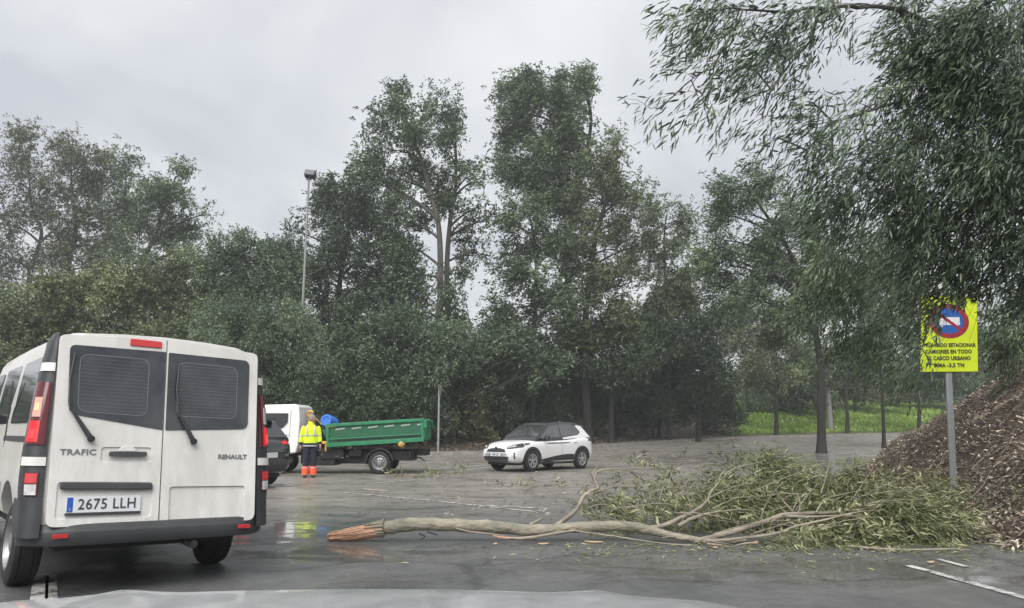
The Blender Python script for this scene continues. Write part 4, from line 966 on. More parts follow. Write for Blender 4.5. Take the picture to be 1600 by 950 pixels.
# left and right flanks
for sg in (1, -1):
    def side_panel(name, x0, x1, z0, z1, mt, parent, off=.006, rad=.06, th=.012, slx=0.0):
        pts = round_poly([(x0, z0), (x1, z0), (x1, z1), (x0 + slx, z1)], rad, 4)
        mb = MB(); f = [Vector((x, (vw(z) + off) * sg, z)) for x, z in pts]; cx = sum(p[0] for p in pts) / len(pts); cz = (z0 + z1) / 2
        n = len(f); b_ = [p + Vector((0, -th * sg, 0)) for p in f]
        mb.add(f + b_ + [Vector((cx, (vw(cz) + off + .002) * sg, cz))], [(k, (k + 1) % n, 2 * n) for k in range(n)] + [(k, (k + 1) % n, n + (k + 1) % n, n + k) for k in range(n)])
        return mb.build(name, mt, parent, 30)
    side_panel('side_window', .58, 1.55, 1.24, 1.78, M['dark_glass'], van, slx=.06)
    side_panel('side_window', 1.72, 2.65, 1.24, 1.78, M['dark_glass'], van)
    side_panel('front_window', 2.85, 3.62, 1.20, 1.76, M['dark_glass'], van)
    side_panel('sliding_rail', .46, 1.75, 1.09, 1.135, M['ink'], van, rad=.01)
    side_panel('rubbing_strip', 1.5, 3.7, .62, .74, M['grey_plastic'], van, off=.012, rad=.02)
    for x in (1.65, 2.75, 3.75):
        MB().box((x, (vw(1.0) - .001) * sg, 1.05), (.006, .01, 1.15)).build('door_seam', M['ink'], van)
    mr = MB(); mr.box((3.55, (vw(1.2) + .14) * sg, 1.28), (.14, .2, .24)); mr.build('wing_mirror', M['black_plastic'], van, 40, .03)
    tr_ = math.tan(R(1.53))
    wheel(van, (1.05, .775 * sg, .335 - .046 - .82 * sg * tr_ * 0.9), .335, .215, 'steel', sg)
    wheel(van, (4.15, .805 * sg, .335 - .046 - .82 * sg * tr_ * 0.9), .335, .215, 'steel', sg)
MB().tube([(.25, -.35, .26), (.6, -.35, .27), (1.2, -.3, .3)], .035, 10).build('exhaust_pipe', M['worn_steel'], van)

# ------------------------------------------------------------------ cars
def car_ring(x, w_, zb, zs, zt):
    h = [(0, zb), (w_ * .8, zb), (w_ * .96, zb + .07), (w_ * .995, zb + .2), (w_, (zb + zs) / 2), (w_ * .99, zs - .17), (w_ * .975, zs - .07), (w_ * .935, zs - .02), (w_ * .86, zs + (zt - zs) * .45), (w_ * .5, zt), (0, zt + .008)]
    return [(x, y, z) for y, z in h] + [(x, -y, z) for y, z in h[::-1][1:-1]]
def taper_w(z, zb=.97, zt=1.585, wb=.80, wt=.60): return wb + (wt - wb) * (z - zb) / (zt - zb)
def make_car(root, paint, roofm, tail_on=False, plate=None):
    st = [(-2.09, .66, .42, .86, .92), (-2.03, .78, .34, .95, 1.02), (-1.9, .845, .29, 1.02, 1.06), (-1.62, .878, .25, 1.05, 1.07), (-1.34, .886, .24, 1.045, 1.06), (-.95, .865, .23, 1.01, 1.03), (-.4, .842, .23, .985, 1.0), (.2, .845, .23, .955, .98), (.75, .868, .23, .935, .975), (1.22, .884, .24, .91, .975), (1.55, .872, .25, .865, .94), (1.8, .835, .27, .80, .88), (1.96, .77, .30, .72, .81), (2.06, .66, .34, .62, .71), (2.09, .52, .38, .55, .62)]
    mb = MB(); mb.loft([car_ring(*s) for s in st]); raw = mb.mesh('body'); bv = bvh_of(raw)
    bm_ = cut(raw, [cylmesh((x, s * .9, .34), .385, .22) for x in (1.22, -1.34) for s in (1, -1)], 'body')
    b = link('body', bm_, paint, root, 50)
    # upper cabin
    prof = [(1.06, .95), (.86, 1.10), (.30, 1.475), (.05, 1.545), (-.55, 1.585), (-1.15, 1.565), (-1.50, 1.50), (-1.66, 1.44), (-2.0, 1.04), (-1.98, .95)]
    sec = [[(x, taper_w(z) * s, z) for x, z in prof] for s in (-1, 1)]
    cb = MB(); cb.loft(sec); cabin = cb.build('roof', roofm, root, 30, .05, 3)
    def sidepoly(name, pts, mt, off, rad=.03):
        for s in (1, -1):
            q = [Vector((x, (taper_w(z) + off) * s, z)) for x, z in round_poly(pts, rad, 3)]
            m2 = MB(); m2.prism(q, (0, -.02 * s, 0)); m2.build(name, mt, root, 30)
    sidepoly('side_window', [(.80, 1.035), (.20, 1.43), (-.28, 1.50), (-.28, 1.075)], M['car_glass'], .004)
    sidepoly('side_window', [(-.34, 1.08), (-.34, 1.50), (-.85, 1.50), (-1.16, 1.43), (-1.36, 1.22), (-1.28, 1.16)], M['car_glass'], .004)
    sidepoly('rear_pillar', [(-1.20, 1.44), (-1.30, 1.47), (-1.52, 1.43), (-1.90, 1.06), (-1.30, 1.04), (-.4, 1.0), (-.4, 1.05), (-1.28, 1.14), (-1.42, 1.23)], paint, .010, .02)
    ws = MB(); q = [Vector((.86 + .012, taper_w(1.10) * .97, 1.10)), Vector((.32 + .012, taper_w(1.46) * .95, 1.46)), Vector((.32 + .012, -taper_w(1.46) * .95, 1.46)), Vector((.86 + .012, -taper_w(1.10) * .97, 1.10))]
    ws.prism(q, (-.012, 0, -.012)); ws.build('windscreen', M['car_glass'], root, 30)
    rw = MB(); q = [Vector((-1.69 - .02, taper_w(1.42) * .9, 1.41)), Vector((-1.97 - .02, taper_w(1.08) * .92, 1.08)), Vector((-1.97 - .02, -taper_w(1.08) * .92, 1.08)), Vector((-1.69 - .02, -taper_w(1.42) * .9, 1.41))]
    rw.prism(q, (.02, 0, 0)); rw.build('rear_window', M['dark_glass'], root, 30)
    MB().loft([[(-1.62, y, 1.50), (-1.62, y, 1.47), (-1.86, y * .96, 1.455), (-1.86, y * .96, 1.475)] for y in (-.56, 0, .56)]).build('spoiler', roofm, root, 30, .008)
    fin = MB(); fin.loft([[(-1.15 + .09 * k_, .012 * (1 - k_ * .0), 1.56), (-1.15 + .0, 0, 1.56 + .07 * k_), (-1.15 + .09 * k_, -.012, 1.56)] for k_ in (.2, 1.0)]); fin.build('aerial_fin', paint, root)
    # front face
    F_ = Vector((-1, 0, 0)); X0 = 2.5
    def fp(name, a, b_, c, d, mt, off=.008, nu=10, nv=3, par=root): return skin_panel(name, bv, None, F_, None, quadfn((X0, *a), (X0, *b_), (X0, *c), (X0, *d)), nu, nv, off, mt, par)
    if plate is not None or True:
        g = skin_panel('grille', bv, None, F_, None, lambda u, v: Vector((X0, (-1 + 2 * u) * (.46 - .07 * v * (1 if 1 else 0)), .615 + .095 * v * (1 - .15 * (2 * u - 1) ** 2) + .03 * (1 - (2 * u - 1) ** 2) * v)), 14, 4, .010, M['black_plastic'], root)
        fp('lower_grille', (-.56, .36), (.56, .36), (.60, .475), (-.60, .475), M['black_plastic'], .012, 14)
        fp('chin', (-.55, .30), (.55, .30), (.58, .345), (-.58, .345), M['grey_plastic'], .018, 12, 1)
        e = MB(); e.lathe([(0, 0), (.05, 0), (.05, .012), (0, .012)], 18, Matrix.Translation((2.075, 0, .745)) @ Matrix.Rotation(R(78), 4, 'Y') @ Matrix.Diagonal((.7, 1.1, 1, 1))); e.build('badge', M['chrome'], root)
        pp = MB(); pp.box((2.125, 0, .535), (.014, .52, .11)); po = pp.build('number_plate', M['plate_white'], root, 40, .003)
        MB().box((2.133, -.238, .535), (.003, .038, .10)).build('blue_band', M['plate_blue'], po)
        if plate: plate_text(po, plate, .105, Matrix.Translation((2.134, .02, .533)) @ Matrix(((0, 0, 1, 0), (1, 0, 0, 0), (0, 1, 0, 0), (0, 0, 0, 1))), M['ink'], spacing=1.03, off=.001, xs=.86, depth=.001)
        for s in (1, -1):
            def hf(u, v, s=s):
                y = .47 + .37 * u; zc = .755 + .075 * u; h_ = .045 + .055 * math.sin(min(1, u * 1.15) * PI * .62)
                return Vector((X0, y * s, zc + (v - .5) * h_ * 1.5))
            hlp = skin_panel('headlight', bv, None, F_, None, hf, 24, 6, .022, M['ink'], root, skirt=.03)
            def hf2(u, v, s=s):
                y = .52 + .20 * u; zc = .762 + .05 * u; return Vector((X0, y * s, zc + (v - .5) * .04))
            skin_panel('lens', bv, None, F_, None, hf2, 16, 3, .028, M['clear_lens'], hlp)
            skin_panel('fog_slot', bv, None, F_, None, lambda u, v, s=s: Vector((X0, (.735 + .03 * u) * s, .40 + .20 * v)), 2, 5, .008, M['black_plastic'], root)
            skin_panel('tail_light', bv, None, (1, 0, 0), None, lambda u, v, s=s: Vector((-2.6, (.44 + .36 * u) * s, .93 + .09 * v * (1 + .2 * u))), 8, 3, .010, M['brake_on'] if tail_on else M['red_lens'], root)
            skin_panel('tail_light_side', bv, None, (0, -s, 0), None, lambda u, v, s=s: Vector((-1.98 + .26 * u, 1.2 * s, .93 + .09 * v * (1 - .3 * u))), 5, 3, .010, M['brake_on'] if tail_on else M['red_lens'], root)
    skin_panel('tail_panel', bv, None, (1, 0, 0), None, lambda u, v: Vector((-2.6, -.62 + 1.24 * u, .34 + .16 * v)), 8, 3, .012, M['black_plastic'], root)
    pr_ = MB(); pr_.box((-2.115, 0, .70), (.014, .52, .11)); pr_.build('rear_plate', M['plate_white'], root)
    for s in (1, -1):
        D_ = (0, -s, 0)
        # dark sill rising towards the rear, arches
        skin_panel('sill_cladding', bv, None, D_, None, lambda u, v, s=s: Vector((.86 - 1.86 * u, 1.2 * s, .245 + v * (.10 + .17 * math.sin(min(1, u * 1.12) * PI * .5) * (1 if u < .9 else .9)))), 14, 3, .014, M['black_plastic'], root)
        for x in (1.22, -1.34):
            rr = []
            for k in range(25):
                a = R(-18 + 216 * k / 24); row = []
                for r_ in (.375, .435):
                    p = Vector((x + r_ * math.cos(a), 1.2 * s, .34 + r_ * math.sin(a))); h_ = bv.ray_cast(p, Vector(D_)); q = h_[0] if h_[0] is not None and abs(h_[0].y) > .6 else Vector((p.x, .80 * s, p.z))
                    row.append((q.x, q.y + .018 * s, q.z))
                rr.append([row[0], row[1], (row[1][0], row[1][1] - .03 * s, row[1][2]), (row[0][0], row[0][1] - .05 * s, row[0][2])])
            MB().loft(rr).build('arch_trim', M['black_plastic'], root, 40)
            wheel(root, (x, .775 * s, .335), .335, .215, 'alloy', s)
        for x, hx in ((-.30, -.52), (-1.12, -1.05)):
            rows = [[Vector(p) for p in ()] for _ in ()]
            pts = []
            for k in range(9):
                z = .34 + .62 * k / 8; h_ = bv.ray_cast(Vector((x, 1.2 * s, z)), Vector(D_)); pts.append(h_[0] + Vector((0, .001 * s, 0)) if h_[0] is not None else Vector((x, .85 * s, z)))
            MB().tube(pts, .0035, 5).build('door_seam', M['ink'], root)
        for hx in (-.16, -.98):
            h_ = bv.ray_cast(Vector((hx, 1.2 * s, .90)), Vector(D_)); q = h_[0]
            MB().box((q.x, q.y + .012 * s, q.z), (.17, .03, .03)).build('door_handle', paint, root, 40, .01)
        mm = MB(); mm.loft([[(.60 + dx_, (.86 + dy_) * s, 1.01 + z_) for dx_, z_ in ((-.05, .0), (.04, .01), (.06, .06), (.02, .13), (-.05, .12))] for dy_ in (0.02, .18)]); mm.build('wing_mirror', M['car_black'], root, 40, .015)
        MB().box((.60, .83 * s, 1.0), (.05, .12, .03)).build('mirror_arm', M['car_black'], root)
    MB().box((0, 0, .27), (3.6, 1.35, .14)).build('underbody', M['chassis'], root)
    # bonnet crease lines
    for s in (1, -1):
        pts = []
        for k in range(8):
            x = .98 + .9 * k / 7; h_ = bv.ray_cast(Vector((x, (.60 - .10 * k / 7) * s, 1.5)), Vector((0, 0, -1))); pts.append(h_[0] - Vector((0, 0, .0015)))
        MB().tube(pts, .004, 5).build('bonnet_seam', M['ink'], root)
g1 = gp(831, 737)
hd = Vector((-.70, -.714, 0)).normalized(); lf = Vector((-hd.y, hd.x, 0))
cpos = Vector((g1.x, g1.y, 0)) - hd * 1.22 - lf * .80
car = tag(empty('white_car', (cpos.x, cpos.y, float(rz(cpos.x, cpos.y)) + .005), math.atan2(hd.y, hd.x)), 'white crossover car with black roof driving towards the fallen branches', 'car')
car.scale = (1.02, 1.0, 1.05)
make_car(car, M['car_white'], M['car_black'], plate='5424 LJP')
# black car: its tail shows between the van and the truck cab
rc = at(444, 740, 18.6)
h2 = Vector((math.sin(R(-66)), math.cos(R(-66)), 0)); l2 = Vector((-h2.y, h2.x, 0))
cp2 = Vector((rc.x, rc.y, 0)) + h2 * 2.09 * 1.04 + l2 * .62
car2 = tag(empty('black_car', (cp2.x, cp2.y, .005), math.atan2(h2.y, h2.x)), 'black car mostly hidden by the van, its red tail light glowing beside the truck cab', 'car')
car2.scale = (1.06, 1.06, 1.1)
make_car(car2, M['car_black'], M['car_black'], tail_on=True)

# ------------------------------------------------------------------ truck
wp = gp(592, 741); TY = wp.y
tru = tag(empty('tipper_truck', (wp.x, TY + .95, 0.0), PI), 'white-cabbed light truck with a green tipper bed stopped across the junction', 'truck')
# local: x forward (picture left), y left (towards the camera); wheel plane at y = .95
KP = TY / FPX
def tx(px): return (592 - px) * KP
def tz(py): return EYE + (673 - py) * KP
cabp = [(2.66, .66), (2.60, .95), (2.60, tz(655)), (2.66, 2.13), (2.78, tz(632)), (3.75, tz(633)), (3.98, 2.08), (4.38, 1.30), (4.46, .95), (4.42, .62), (3.86, .60), (3.80, .80), (3.55, .93), (3.28, .93), (3.04, .80), (2.98, .62)]
def cw(z): return .92 if z < 1.3 else .92 - (z - 1.3) * .12
cb = MB(); cb.loft([[(x, cw(z) * s, z) for x, z in cabp] for s in (-1, 1)]); cb.build('cab', M['cab_white'], tru, 30, .04, 3)
for s in (1, -1):
    wz0, wz1 = tz(683), tz(646)
    q = round_poly([(2.98, 1.62), (2.98, wz1), (3.74, wz1), (4.16, 1.34), (3.45, 1.34), (3.12, 1.46)], .04, 3)
    MB().prism([Vector((x, (cw(z) + .004) * s, z)) for x, z in q], (0, -.02 * s, 0)).build('door_window', M['dark_glass'], tru, 30)
    for k, pts in enumerate(([(2.90, .70), (2.90, 2.0)], [(2.90, 1.22), (4.25, 1.22)])):
        MB().tube([Vector((x, (cw(z) + .0) * s, z)) for x, z in pts], .006, 5).build('door_seam', M['ink'], tru)
    MB().box((3.02, (cw(1.12) + .01) * s, 1.12), (.09, .02, .16)).build('door_handle', M['black_plastic'], tru, 40, .01)
    m_ = MB(); m_.box((4.14, 1.12 * s, 1.62), (.07, .17, .34)); m_.tube([(4.05, .85 * s, 1.85), (4.12, 1.1 * s, 1.78)], .012, 6); m_.build('wing_mirror', M['black_plastic'], tru, 40, .02)
q = [Vector((3.99 + .012, .80, 2.02)), Vector((4.34 + .012, .82, 1.38)), Vector((4.34 + .012, -.82, 1.38)), Vector((3.99 + .012, -.80, 2.02))]
MB().prism(q, (-.01, 0, 0)).build('windscreen', M['dark_glass'], tru, 30)
MB().box((4.48, 0, .62), (.10, 1.8, .30)).build('front_bumper', M['grey_plastic'], tru, 40, .03)
for s in (1, -1): MB().box((4.50, .66 * s, .86), (.04, .3, .16)).build('headlight', M['clear_lens'], tru, 40, .02)
ch = MB()
for s in (1, -1): ch.box((1.35, .38 * s, .66), (5.6, .09, .20))
for x in (-1.2, -.6, .5, 1.2, 2.0, 2.9): ch.box((x, 0, .66), (.08, .7, .16))
ch.tube([(0, -.8, .36), (0, .8, .36)], .07, 10); ch.lathe([(0, -.16), (.16, -.1), (.18, 0), (.16, .1), (0, .16)], 14, Matrix.Translation((0, 0, .36)), axis='y')
ch.build('chassis', M['chassis'], tru)
ub = MB(); ub.box((1.55, .62, .63), (.75, .34, .34)); ub.box((2.25, .66, .58), (.42, .30, .30)); ub.box((.82, .60, .66), (.42, .3, .24)); ub.box((1.3, .1, .48), (2.6, .9, .34)); ub.box((1.9, .30, .40), (.9, .9, .28)); ub.box((-.7, .2, .56), (.7, .9, .3)); ub.build('tool_box', M['chassis'], tru, 40, .02)
MB().lathe([(0, -.3), (.17, -.3), (.19, -.27), (.19, .27), (.17, .3), (0, .3)], 20, Matrix.Translation((1.5, -.62, .6)) @ Matrix.Rotation(R(90), 4, 'Y')).build('fuel_tank', M['worn_steel'], tru, 40)
for (cx, cz, w_, h_) in ((1.86, .60, .045, .05), (1.62, .78, .10, .03), (1.38, .55, .12, .035), (1.20, .50, .10, .03), (1.05, .55, .06, .03), (1.0, .84, .16, .1)):
    MB().box((cx, .80, cz), (w_, .03, h_)).build('fitting', M['worn_steel'] if h_ < .09 else M['pale_wood'], tru, 40, .008)
MB().tube([(1.35, .82, .85), (1.20, .82, .93), (1.05, .82, .93), (.96, .82, .86)], .022, 6).build('hose', M['pale_pole'], tru)
# yellow lifting arm bar and the hook above the headboard
MB().box((1.66, .90, .985), (.72, .07, .085), rot=Matrix.Rotation(R(2), 3, 'Y')).build('side_bar', M['yellow_paint'], tru, 40, .012)
MB().box((1.72, .90, .84), (.045, .05, .26)).build('side_bar_leg', M['yellow_paint'], tru, 40, .008)
hk = MB(); hx = tx(472); pts = [(hx + .03, .15, .9), (hx + .02, .15, 1.5), (hx + .01, .15, 1.78), (hx - .01, .15, 1.90)]
hk.tube(pts, [.045, .04, .035, .03], 8)
hk.tube([Vector((hx - .02 + .10 * math.cos(a), .15, 1.90 + .09 * math.sin(a))) for a in [R(150 - 30 * k) for k in range(9)]], .038, 8)
hk.tube([(hx, .15, 1.86), (hx - .25, .15, 1.72), (hx - .4, .15, 1.55)], .012, 6)
hk.build('lifting_hook', M['yellow_paint'], tru, 50)
for s in (1, -1):
    # mudguard
    rr = []
    for k in range(13):
        a = R(-8 + 180 * k / 12); rr.append([(.44 * math.cos(a), y, .36 + .44 * math.sin(a)) for y in (.66 * s, .98 * s)] + [(.415 * math.cos(a), y, .36 + .415 * math.sin(a)) for y in (.98 * s, .66 * s)])
    MB().loft(rr).build('mudguard', M['grey_plastic'], tru, 40)
    w0 = wheel(tru, (0, .85 * s, .355), .355, .20, 'steel', s)
    wheel(tru, (0, .62 * s, .355), .355, .18, 'none', s)
    wheel(tru, (3.42, .84 * s, .355), .355, .20, 'steel', s)
MB().box((-.95, .0, .62), (.06, 1.7, .16)).build('rear_crossbar', M['chassis'], tru, 40, .01)
lb = MB(); lb.lathe([(0, 0), (.115, 0), (.12, .02), (.10, .05), (0, .05)], 22, Matrix.Translation((tx(625), .93, tz(692))) @ Matrix.Rotation(R(-90), 4, 'X')); lmp = lb.build('marker_lamp', M['yellow_paint'], tru, 40)
MB().lathe([(0, 0), (.07, 0), (.06, .03), (0, .035)], 18, Matrix.Translation((tx(625), .985, tz(692))) @ Matrix.Rotation(R(-90), 4, 'X')).build('lens', M['pale_wood'], lmp, 40)
MB().tube([(-.9, .5, .55), (-1.25, .6, .50), (-1.42, .7, .40)], [.03, .03, .02], 6).build('tow_fitting', M['chassis'], tru)
# tipper bed, tilted a touch (rear end higher)
bed = MB(); BL0, BL1 = tx(512), tx(659)      # front, rear (x decreases to the rear)
bz0, bz1 = .955, tz(661)
def bedbox(name, c, d, mt, par, bev=.008): return MB().box(c, d).build(name, mt, par, 40, bev)
bedo = MB(); L_ = BL0 - BL1 + .02; cx = (BL0 + BL1) / 2
for s in (1, -1):
    bedo.box((0, .93 * s, (bz1 - bz0) / 2), (L_, .035, bz1 - bz0 - .02))
bedo.box((0, 0, .02), (L_, 1.82, .05)); bedo.box((L_ / 2 - .02, 0, .28), (.04, 1.82, .52))
bo_ = bedo.build('tipper_bed', M['green_dark'], tru, 40, .006); bo_.location = (cx, 0, bz0); bo_.rotation_euler = (0, R(3.4), 0)
for s in (1, -1):
    MB().box((0, .955 * s, bz1 - bz0 + .01), (L_ + .05, .09, .10)).build('top_rail', M['green_paint'], bo_, 40, .012)
    MB().box((0, .955 * s, .03), (L_ + .02, .075, .12)).build('bottom_rail', M['green_paint'], bo_, 40, .012)
    MB().box((-.12, .958 * s, .165), (L_ * .88, .03, .035)).build('groove', M['chassis'], bo_, 40)
    MB().box((0, .958 * s, .21), (L_ * .99, .035, .035)).build('side_rail', M['green_paint'], bo_, 40, .006)
    for k in range(6):
        MB().box((L_ / 2 - .42 - k * .52, .956 * s, bz1 - bz0 - .125), (.30, .02, .05), rot=Matrix.Rotation(R(4), 3, 'Y')).build('reflective_tape', mat('tape', (.30, .36, .33), .5) if 'tape' not in bpy.data.materials else bpy.data.materials['tape'], bo_, 40)
    for x in (L_ / 2 - .02, -L_ / 2 + .03): MB().box((x, .95 * s, .32), (.08, .075, .62)).build('corner_post', M['green_paint'], bo_, 40, .01)
MB().box((L_ / 2 - .12, .985, bz1 - bz0 - .02), (.32, .012, .06)).build('yellow_plate', M['yellow_paint'], bo_, 40)
MB().box((L_ / 2 - .42, .988, bz1 - bz0 + .0), (.16, .012, .06)).build('white_label', M['plate_white'], bo_, 40)
MB().box((-L_ / 2 - .02, 0, .37), (.04, 1.9, .60)).build('tailgate', M['green_paint'], bo_, 40, .01)
for z_ in (.46, .54, .62): MB().box((-L_ / 2 - .07, 0, z_), (.06, 1.96, .03)).build('tailgate_rib', M['green_paint'], bo_, 40, .006)
for s in (1, -1): MB().box((-L_ / 2 - .07, .96 * s, .52), (.10, .05, .26)).build('hinge', M['green_paint'], bo_, 40, .01)
for x in (.95, -.45): MB().box((x, .86, -.03), (.14, .12, .10)).build('bed_support', M['chassis'], bo_, 40, .02)
bx = MB(); bx.prism([(L_ / 2 - .02, -.8, .0), (L_ / 2 + .20, -.8, .52), (L_ / 2 + .17, -.8, .55), (L_ / 2 - .02, -.8, .5)], (0, 1.6, 0)); bx.build('headboard', M['green_dark'], bo_, 40)
for x in tx(520), tx(560): pass
# blue drum standing behind the headboard
dp = Vector((wp.x - tx(501), TY + 1.1, 0))
dr_ = MB(); dr_.lathe([(0, -.30), (.19, -.30), (.205, -.27), (.215, -.1), (.205, -.085), (.215, .1), (.205, .115), (.205, .27), (.19, .30), (.12, .30), (.10, .28), (0, .28)], 26)
blue = dr_.build('blue_drum', M['blue_drum'], None, 40); blue.location = (dp.x, dp.y, tz(659)); blue.rotation_euler = (R(78), R(8), R(-14))
tag(blue, 'blue plastic drum lying on the front of the green truck bed', 'drum')
MB().box((0, 0, -.03), (.5, .5, .05)).build('drum_rest', M['chassis'], tru).location = (tx(501), -.15, tz(659) - .22)

# ------------------------------------------------------------------ the fallen limb lying across the road
ftree = tag(empty('fallen_tree', (0, 9.6, 0)), 'broken eucalyptus limb with splintered orange end and leafy crown lying across the road', 'fallen branch')
FB = Vector((0, 9.6, 0))
def fpt(x, y, Y): return at(x, y, Y) - FB
def catmull(ps, k=5):
    o = []
    for i in range(len(ps) - 1):
        p0 = ps[max(i - 1, 0)]; p1 = ps[i]; p2 = ps[i + 1]; p3 = ps[min(i + 2, len(ps) - 1)]
        for q in range(k):
            t = q / k; o.append(.5 * ((2 * p1) + (p2 - p0) * t + (2 * p0 - 5 * p1 + 4 * p2 - p3) * t ** 2 + (-p0 + 3 * p1 - 3 * p2 + p3) * t ** 3))
    o.append(ps[-1]); return o
def wood(name, pix, mt, parent=None, n=10, knob=.06, k=5):
    ps = [fpt(x, y, Y) for x, y, Y, r in pix]; rs = [r for *_, r in pix]; c = catmull(ps, k); rr = []
    for i in range(len(rs) - 1):
        for q in range(k): rr.append(rs[i] + (rs[i + 1] - rs[i]) * q / k)
    rr.append(rs[-1]); rr = [.82 * r * (1 + random.uniform(-knob, knob)) for r in rr]
    c = [p + Vector((0, random.uniform(-1, 1), random.uniform(-1, 1))) * r * .12 for p, r in zip(c, rr)]
    return MB().tube(c, rr, n).build(name, mt, parent or ftree, 60)
YT = 9.55
trunk_f = wood('trunk', [(578, 829, YT, .078), (600, 825, YT, .097), (640, 820.5, YT, .100), (700, 820, YT, .096), (760, 822.5, YT, .094), (820, 828, YT, .088), (870, 827, YT, .080), (930, 822, YT, .082), (985, 823, YT, .080), (1015, 829, YT - .05, .068), (1060, 838, YT - .1, .050), (1110, 846, YT - .25, .042), (1165, 843, YT - .3, .036)], M['bark_fallen'], n=14)
# splintered end: a torn cone of long fibres
core = MB(); tp_ = [fpt(512, 838.5, YT), fpt(535, 836.5, YT), fpt(560, 833, YT), fpt(585, 828.5, YT), fpt(600, 825.5, YT)]
core.tube(catmull(tp_, 3), [.034, .042, .050, .057, .064, .070, .078, .083, .088, .090, .094, .096, .094], 14)
sp_ = core.build('splintered_end', M['broken_wood'], ftree, 25)
fib = MB(); rnd = random.Random(5)
for k in range(90):
    a = rnd.uniform(0, 2 * PI); x0 = rnd.uniform(508, 560); x1 = x0 + rnd.uniform(28, 58); x1 = min(x1, 602)
    def P_(x, ex=0):
        t = (x - 512) / 88; c = catmull(tp_, 3)[min(12, max(0, int(t * 12)))]; r = .030 + .062 * min(1, max(0, t)) ** .7 + ex
        return c + Vector((0, math.cos(a) * r, math.sin(a) * r))
    fib.tube([P_(x0 - 8, rnd.uniform(-.01, .018)), P_((x0 + x1) / 2, .006), P_(x1, .002)], [.003, rnd.uniform(.006, .011), .004], 4)
fib.build('splinters', M['broken_wood'], sp_, 30)['kind'] = 'stuff'
lip = MB()
for k in range(16):
    a = 2 * PI * k / 16 + rnd.uniform(-.1, .1); l_ = rnd.uniform(0, 14)
    c0 = fpt(600, 825.5, YT); c1 = fpt(582 - l_ * (1 if math.sin(a) > 0 else -.2), 828.5, YT)
    lip.tube([c1 + Vector((0, math.cos(a), math.sin(a))) * .086, c0 + Vector((0, math.cos(a), math.sin(a))) * .094], [.004, .022], 5)
lip.build('torn_bark', M['bark_fallen'], ftree, 50)
# peeled strip hanging below the trunk, snags, side limbs
wood('peeled_strip', [(712, 825, 9.42, .006), (735, 831, 9.38, .014), (770, 835, 9.38, .018), (800, 841, 9.36, .020), (830, 840, 9.36, .026), (870, 833, 9.42, .022), (900, 829, 9.46, .01)], M['bark_pale'], n=6)
wood('raw_patch', [(770, 837, 9.37, .006), (788, 840.5, 9.34, .018), (803, 841, 9.33, .004)], M['broken_wood'], n=6)
wood('snag', [(828, 820, 9.6, .026), (838, 815, 9.65, .022), (848, 809, 9.7, .020)], M['bark_fallen'], n=8)
wood('snag', [(655, 834, 9.5, .012), (664, 838, 9.45, .008), (657, 843, 9.4, .006)], M['bark_dark'], n=6)
wood('snag', [(645, 815, 9.5, .010), (652, 808, 9.55, .004)], M['bark_fallen'], n=6)
wood('snag', [(668, 831, 9.5, .012), (684, 836, 9.42, .008)], M['bark_dark'], n=6)
limb1 = wood('branch', [(868, 822, 9.6, .036), (890, 806, 9.7, .034), (903, 793, 9.85, .032), (911, 777, 10.0, .030), (924, 767, 10.1, .030), (934, 763, 10.2, .027), (929, 750, 10.25, .020), (931, 740, 10.3, .018), (940, 735, 10.3, .015), (960, 733, 10.4, .012), (985, 736, 10.5, .009), (1000, 742, 10.6, .006)], M['bark_pale'])
wood('branch', [(929, 752, 10.25, .014), (925, 744, 10.2, .010), (921, 737, 10.15, .005)], M['bark_pale'], n=6)
wood('branch', [(985, 737, 10.5, .008), (1000, 748, 10.5, .006), (1012, 752, 10.5, .004)], M['bark_dark'], n=6)
limb2 = wood('branch', [(1000, 826, 9.5, .040), (1035, 822, 9.6, .036), (1062, 810, 9.75, .032), (1085, 799, 9.9, .028), (1105, 783, 10.0, .024), (1110, 770, 10.05, .018), (1125, 752, 10.2, .014), (1142, 735, 10.3, .011), (1165, 727, 10.4, .008), (1190, 722, 10.5, .004)], M['bark_pale'])
wood('branch', [(1060, 822, 9.6, .030), (1080, 811, 9.65, .026), (1105, 803, 9.75, .022), (1130, 799, 9.9, .014), (1160, 796, 10.0, .009), (1200, 800, 10.1, .005)], M['bark_pale'])
wood('branch', [(1108, 778, 10.0, .014), (1125, 770, 10.1, .011), (1150, 760, 10.2, .008), (1180, 755, 10.3, .005)], M['bark_pale'], n=6)
wood('branch', [(1077, 800, 9.9, .012), (1078, 785, 9.9, .010), (1074, 765, 9.9, .007), (1066, 745, 9.9, .004)], M['bark_pale'], n=6)
limb3 = wood('branch', [(1085, 846, 9.3, .038), (1120, 838, 9.35, .042), (1160, 826, 9.4, .042), (1200, 814, 9.5, .042), (1222, 806, 9.5, .040), (1260, 802, 9.6, .030), (1300, 801, 9.7, .022), (1350, 795, 9.8, .014), (1400, 785, 9.9, .008)], M['bark_pale'])
wood('branch', [(1100, 847, 9.15, .020), (1150, 842, 9.1, .022), (1210, 834, 9.1, .020), (1245, 822, 9.1, .018), (1290, 812, 9.2, .014), (1340, 800, 9.3, .008), (1380, 797, 9.4, .004)], M['bark_pale'])
wood('branch', [(1105, 850, 9.0, .016), (1125, 852, 8.95, .014), (1143, 855, 8.9, .012), (1160, 850, 8.9, .013), (1180, 848, 8.9, .014)], M['bark_pale'], n=8)
wood('cut_end', [(1179, 848, 8.9, .020), (1184, 847.5, 8.9, .020)], M['broken_wood'], n=8)
wood('branch', [(1222, 806, 9.5, .028), (1262, 808, 9.4, .022), (1310, 806, 9.4, .014), (1370, 808, 9.4, .006)], M['bark_pale'])
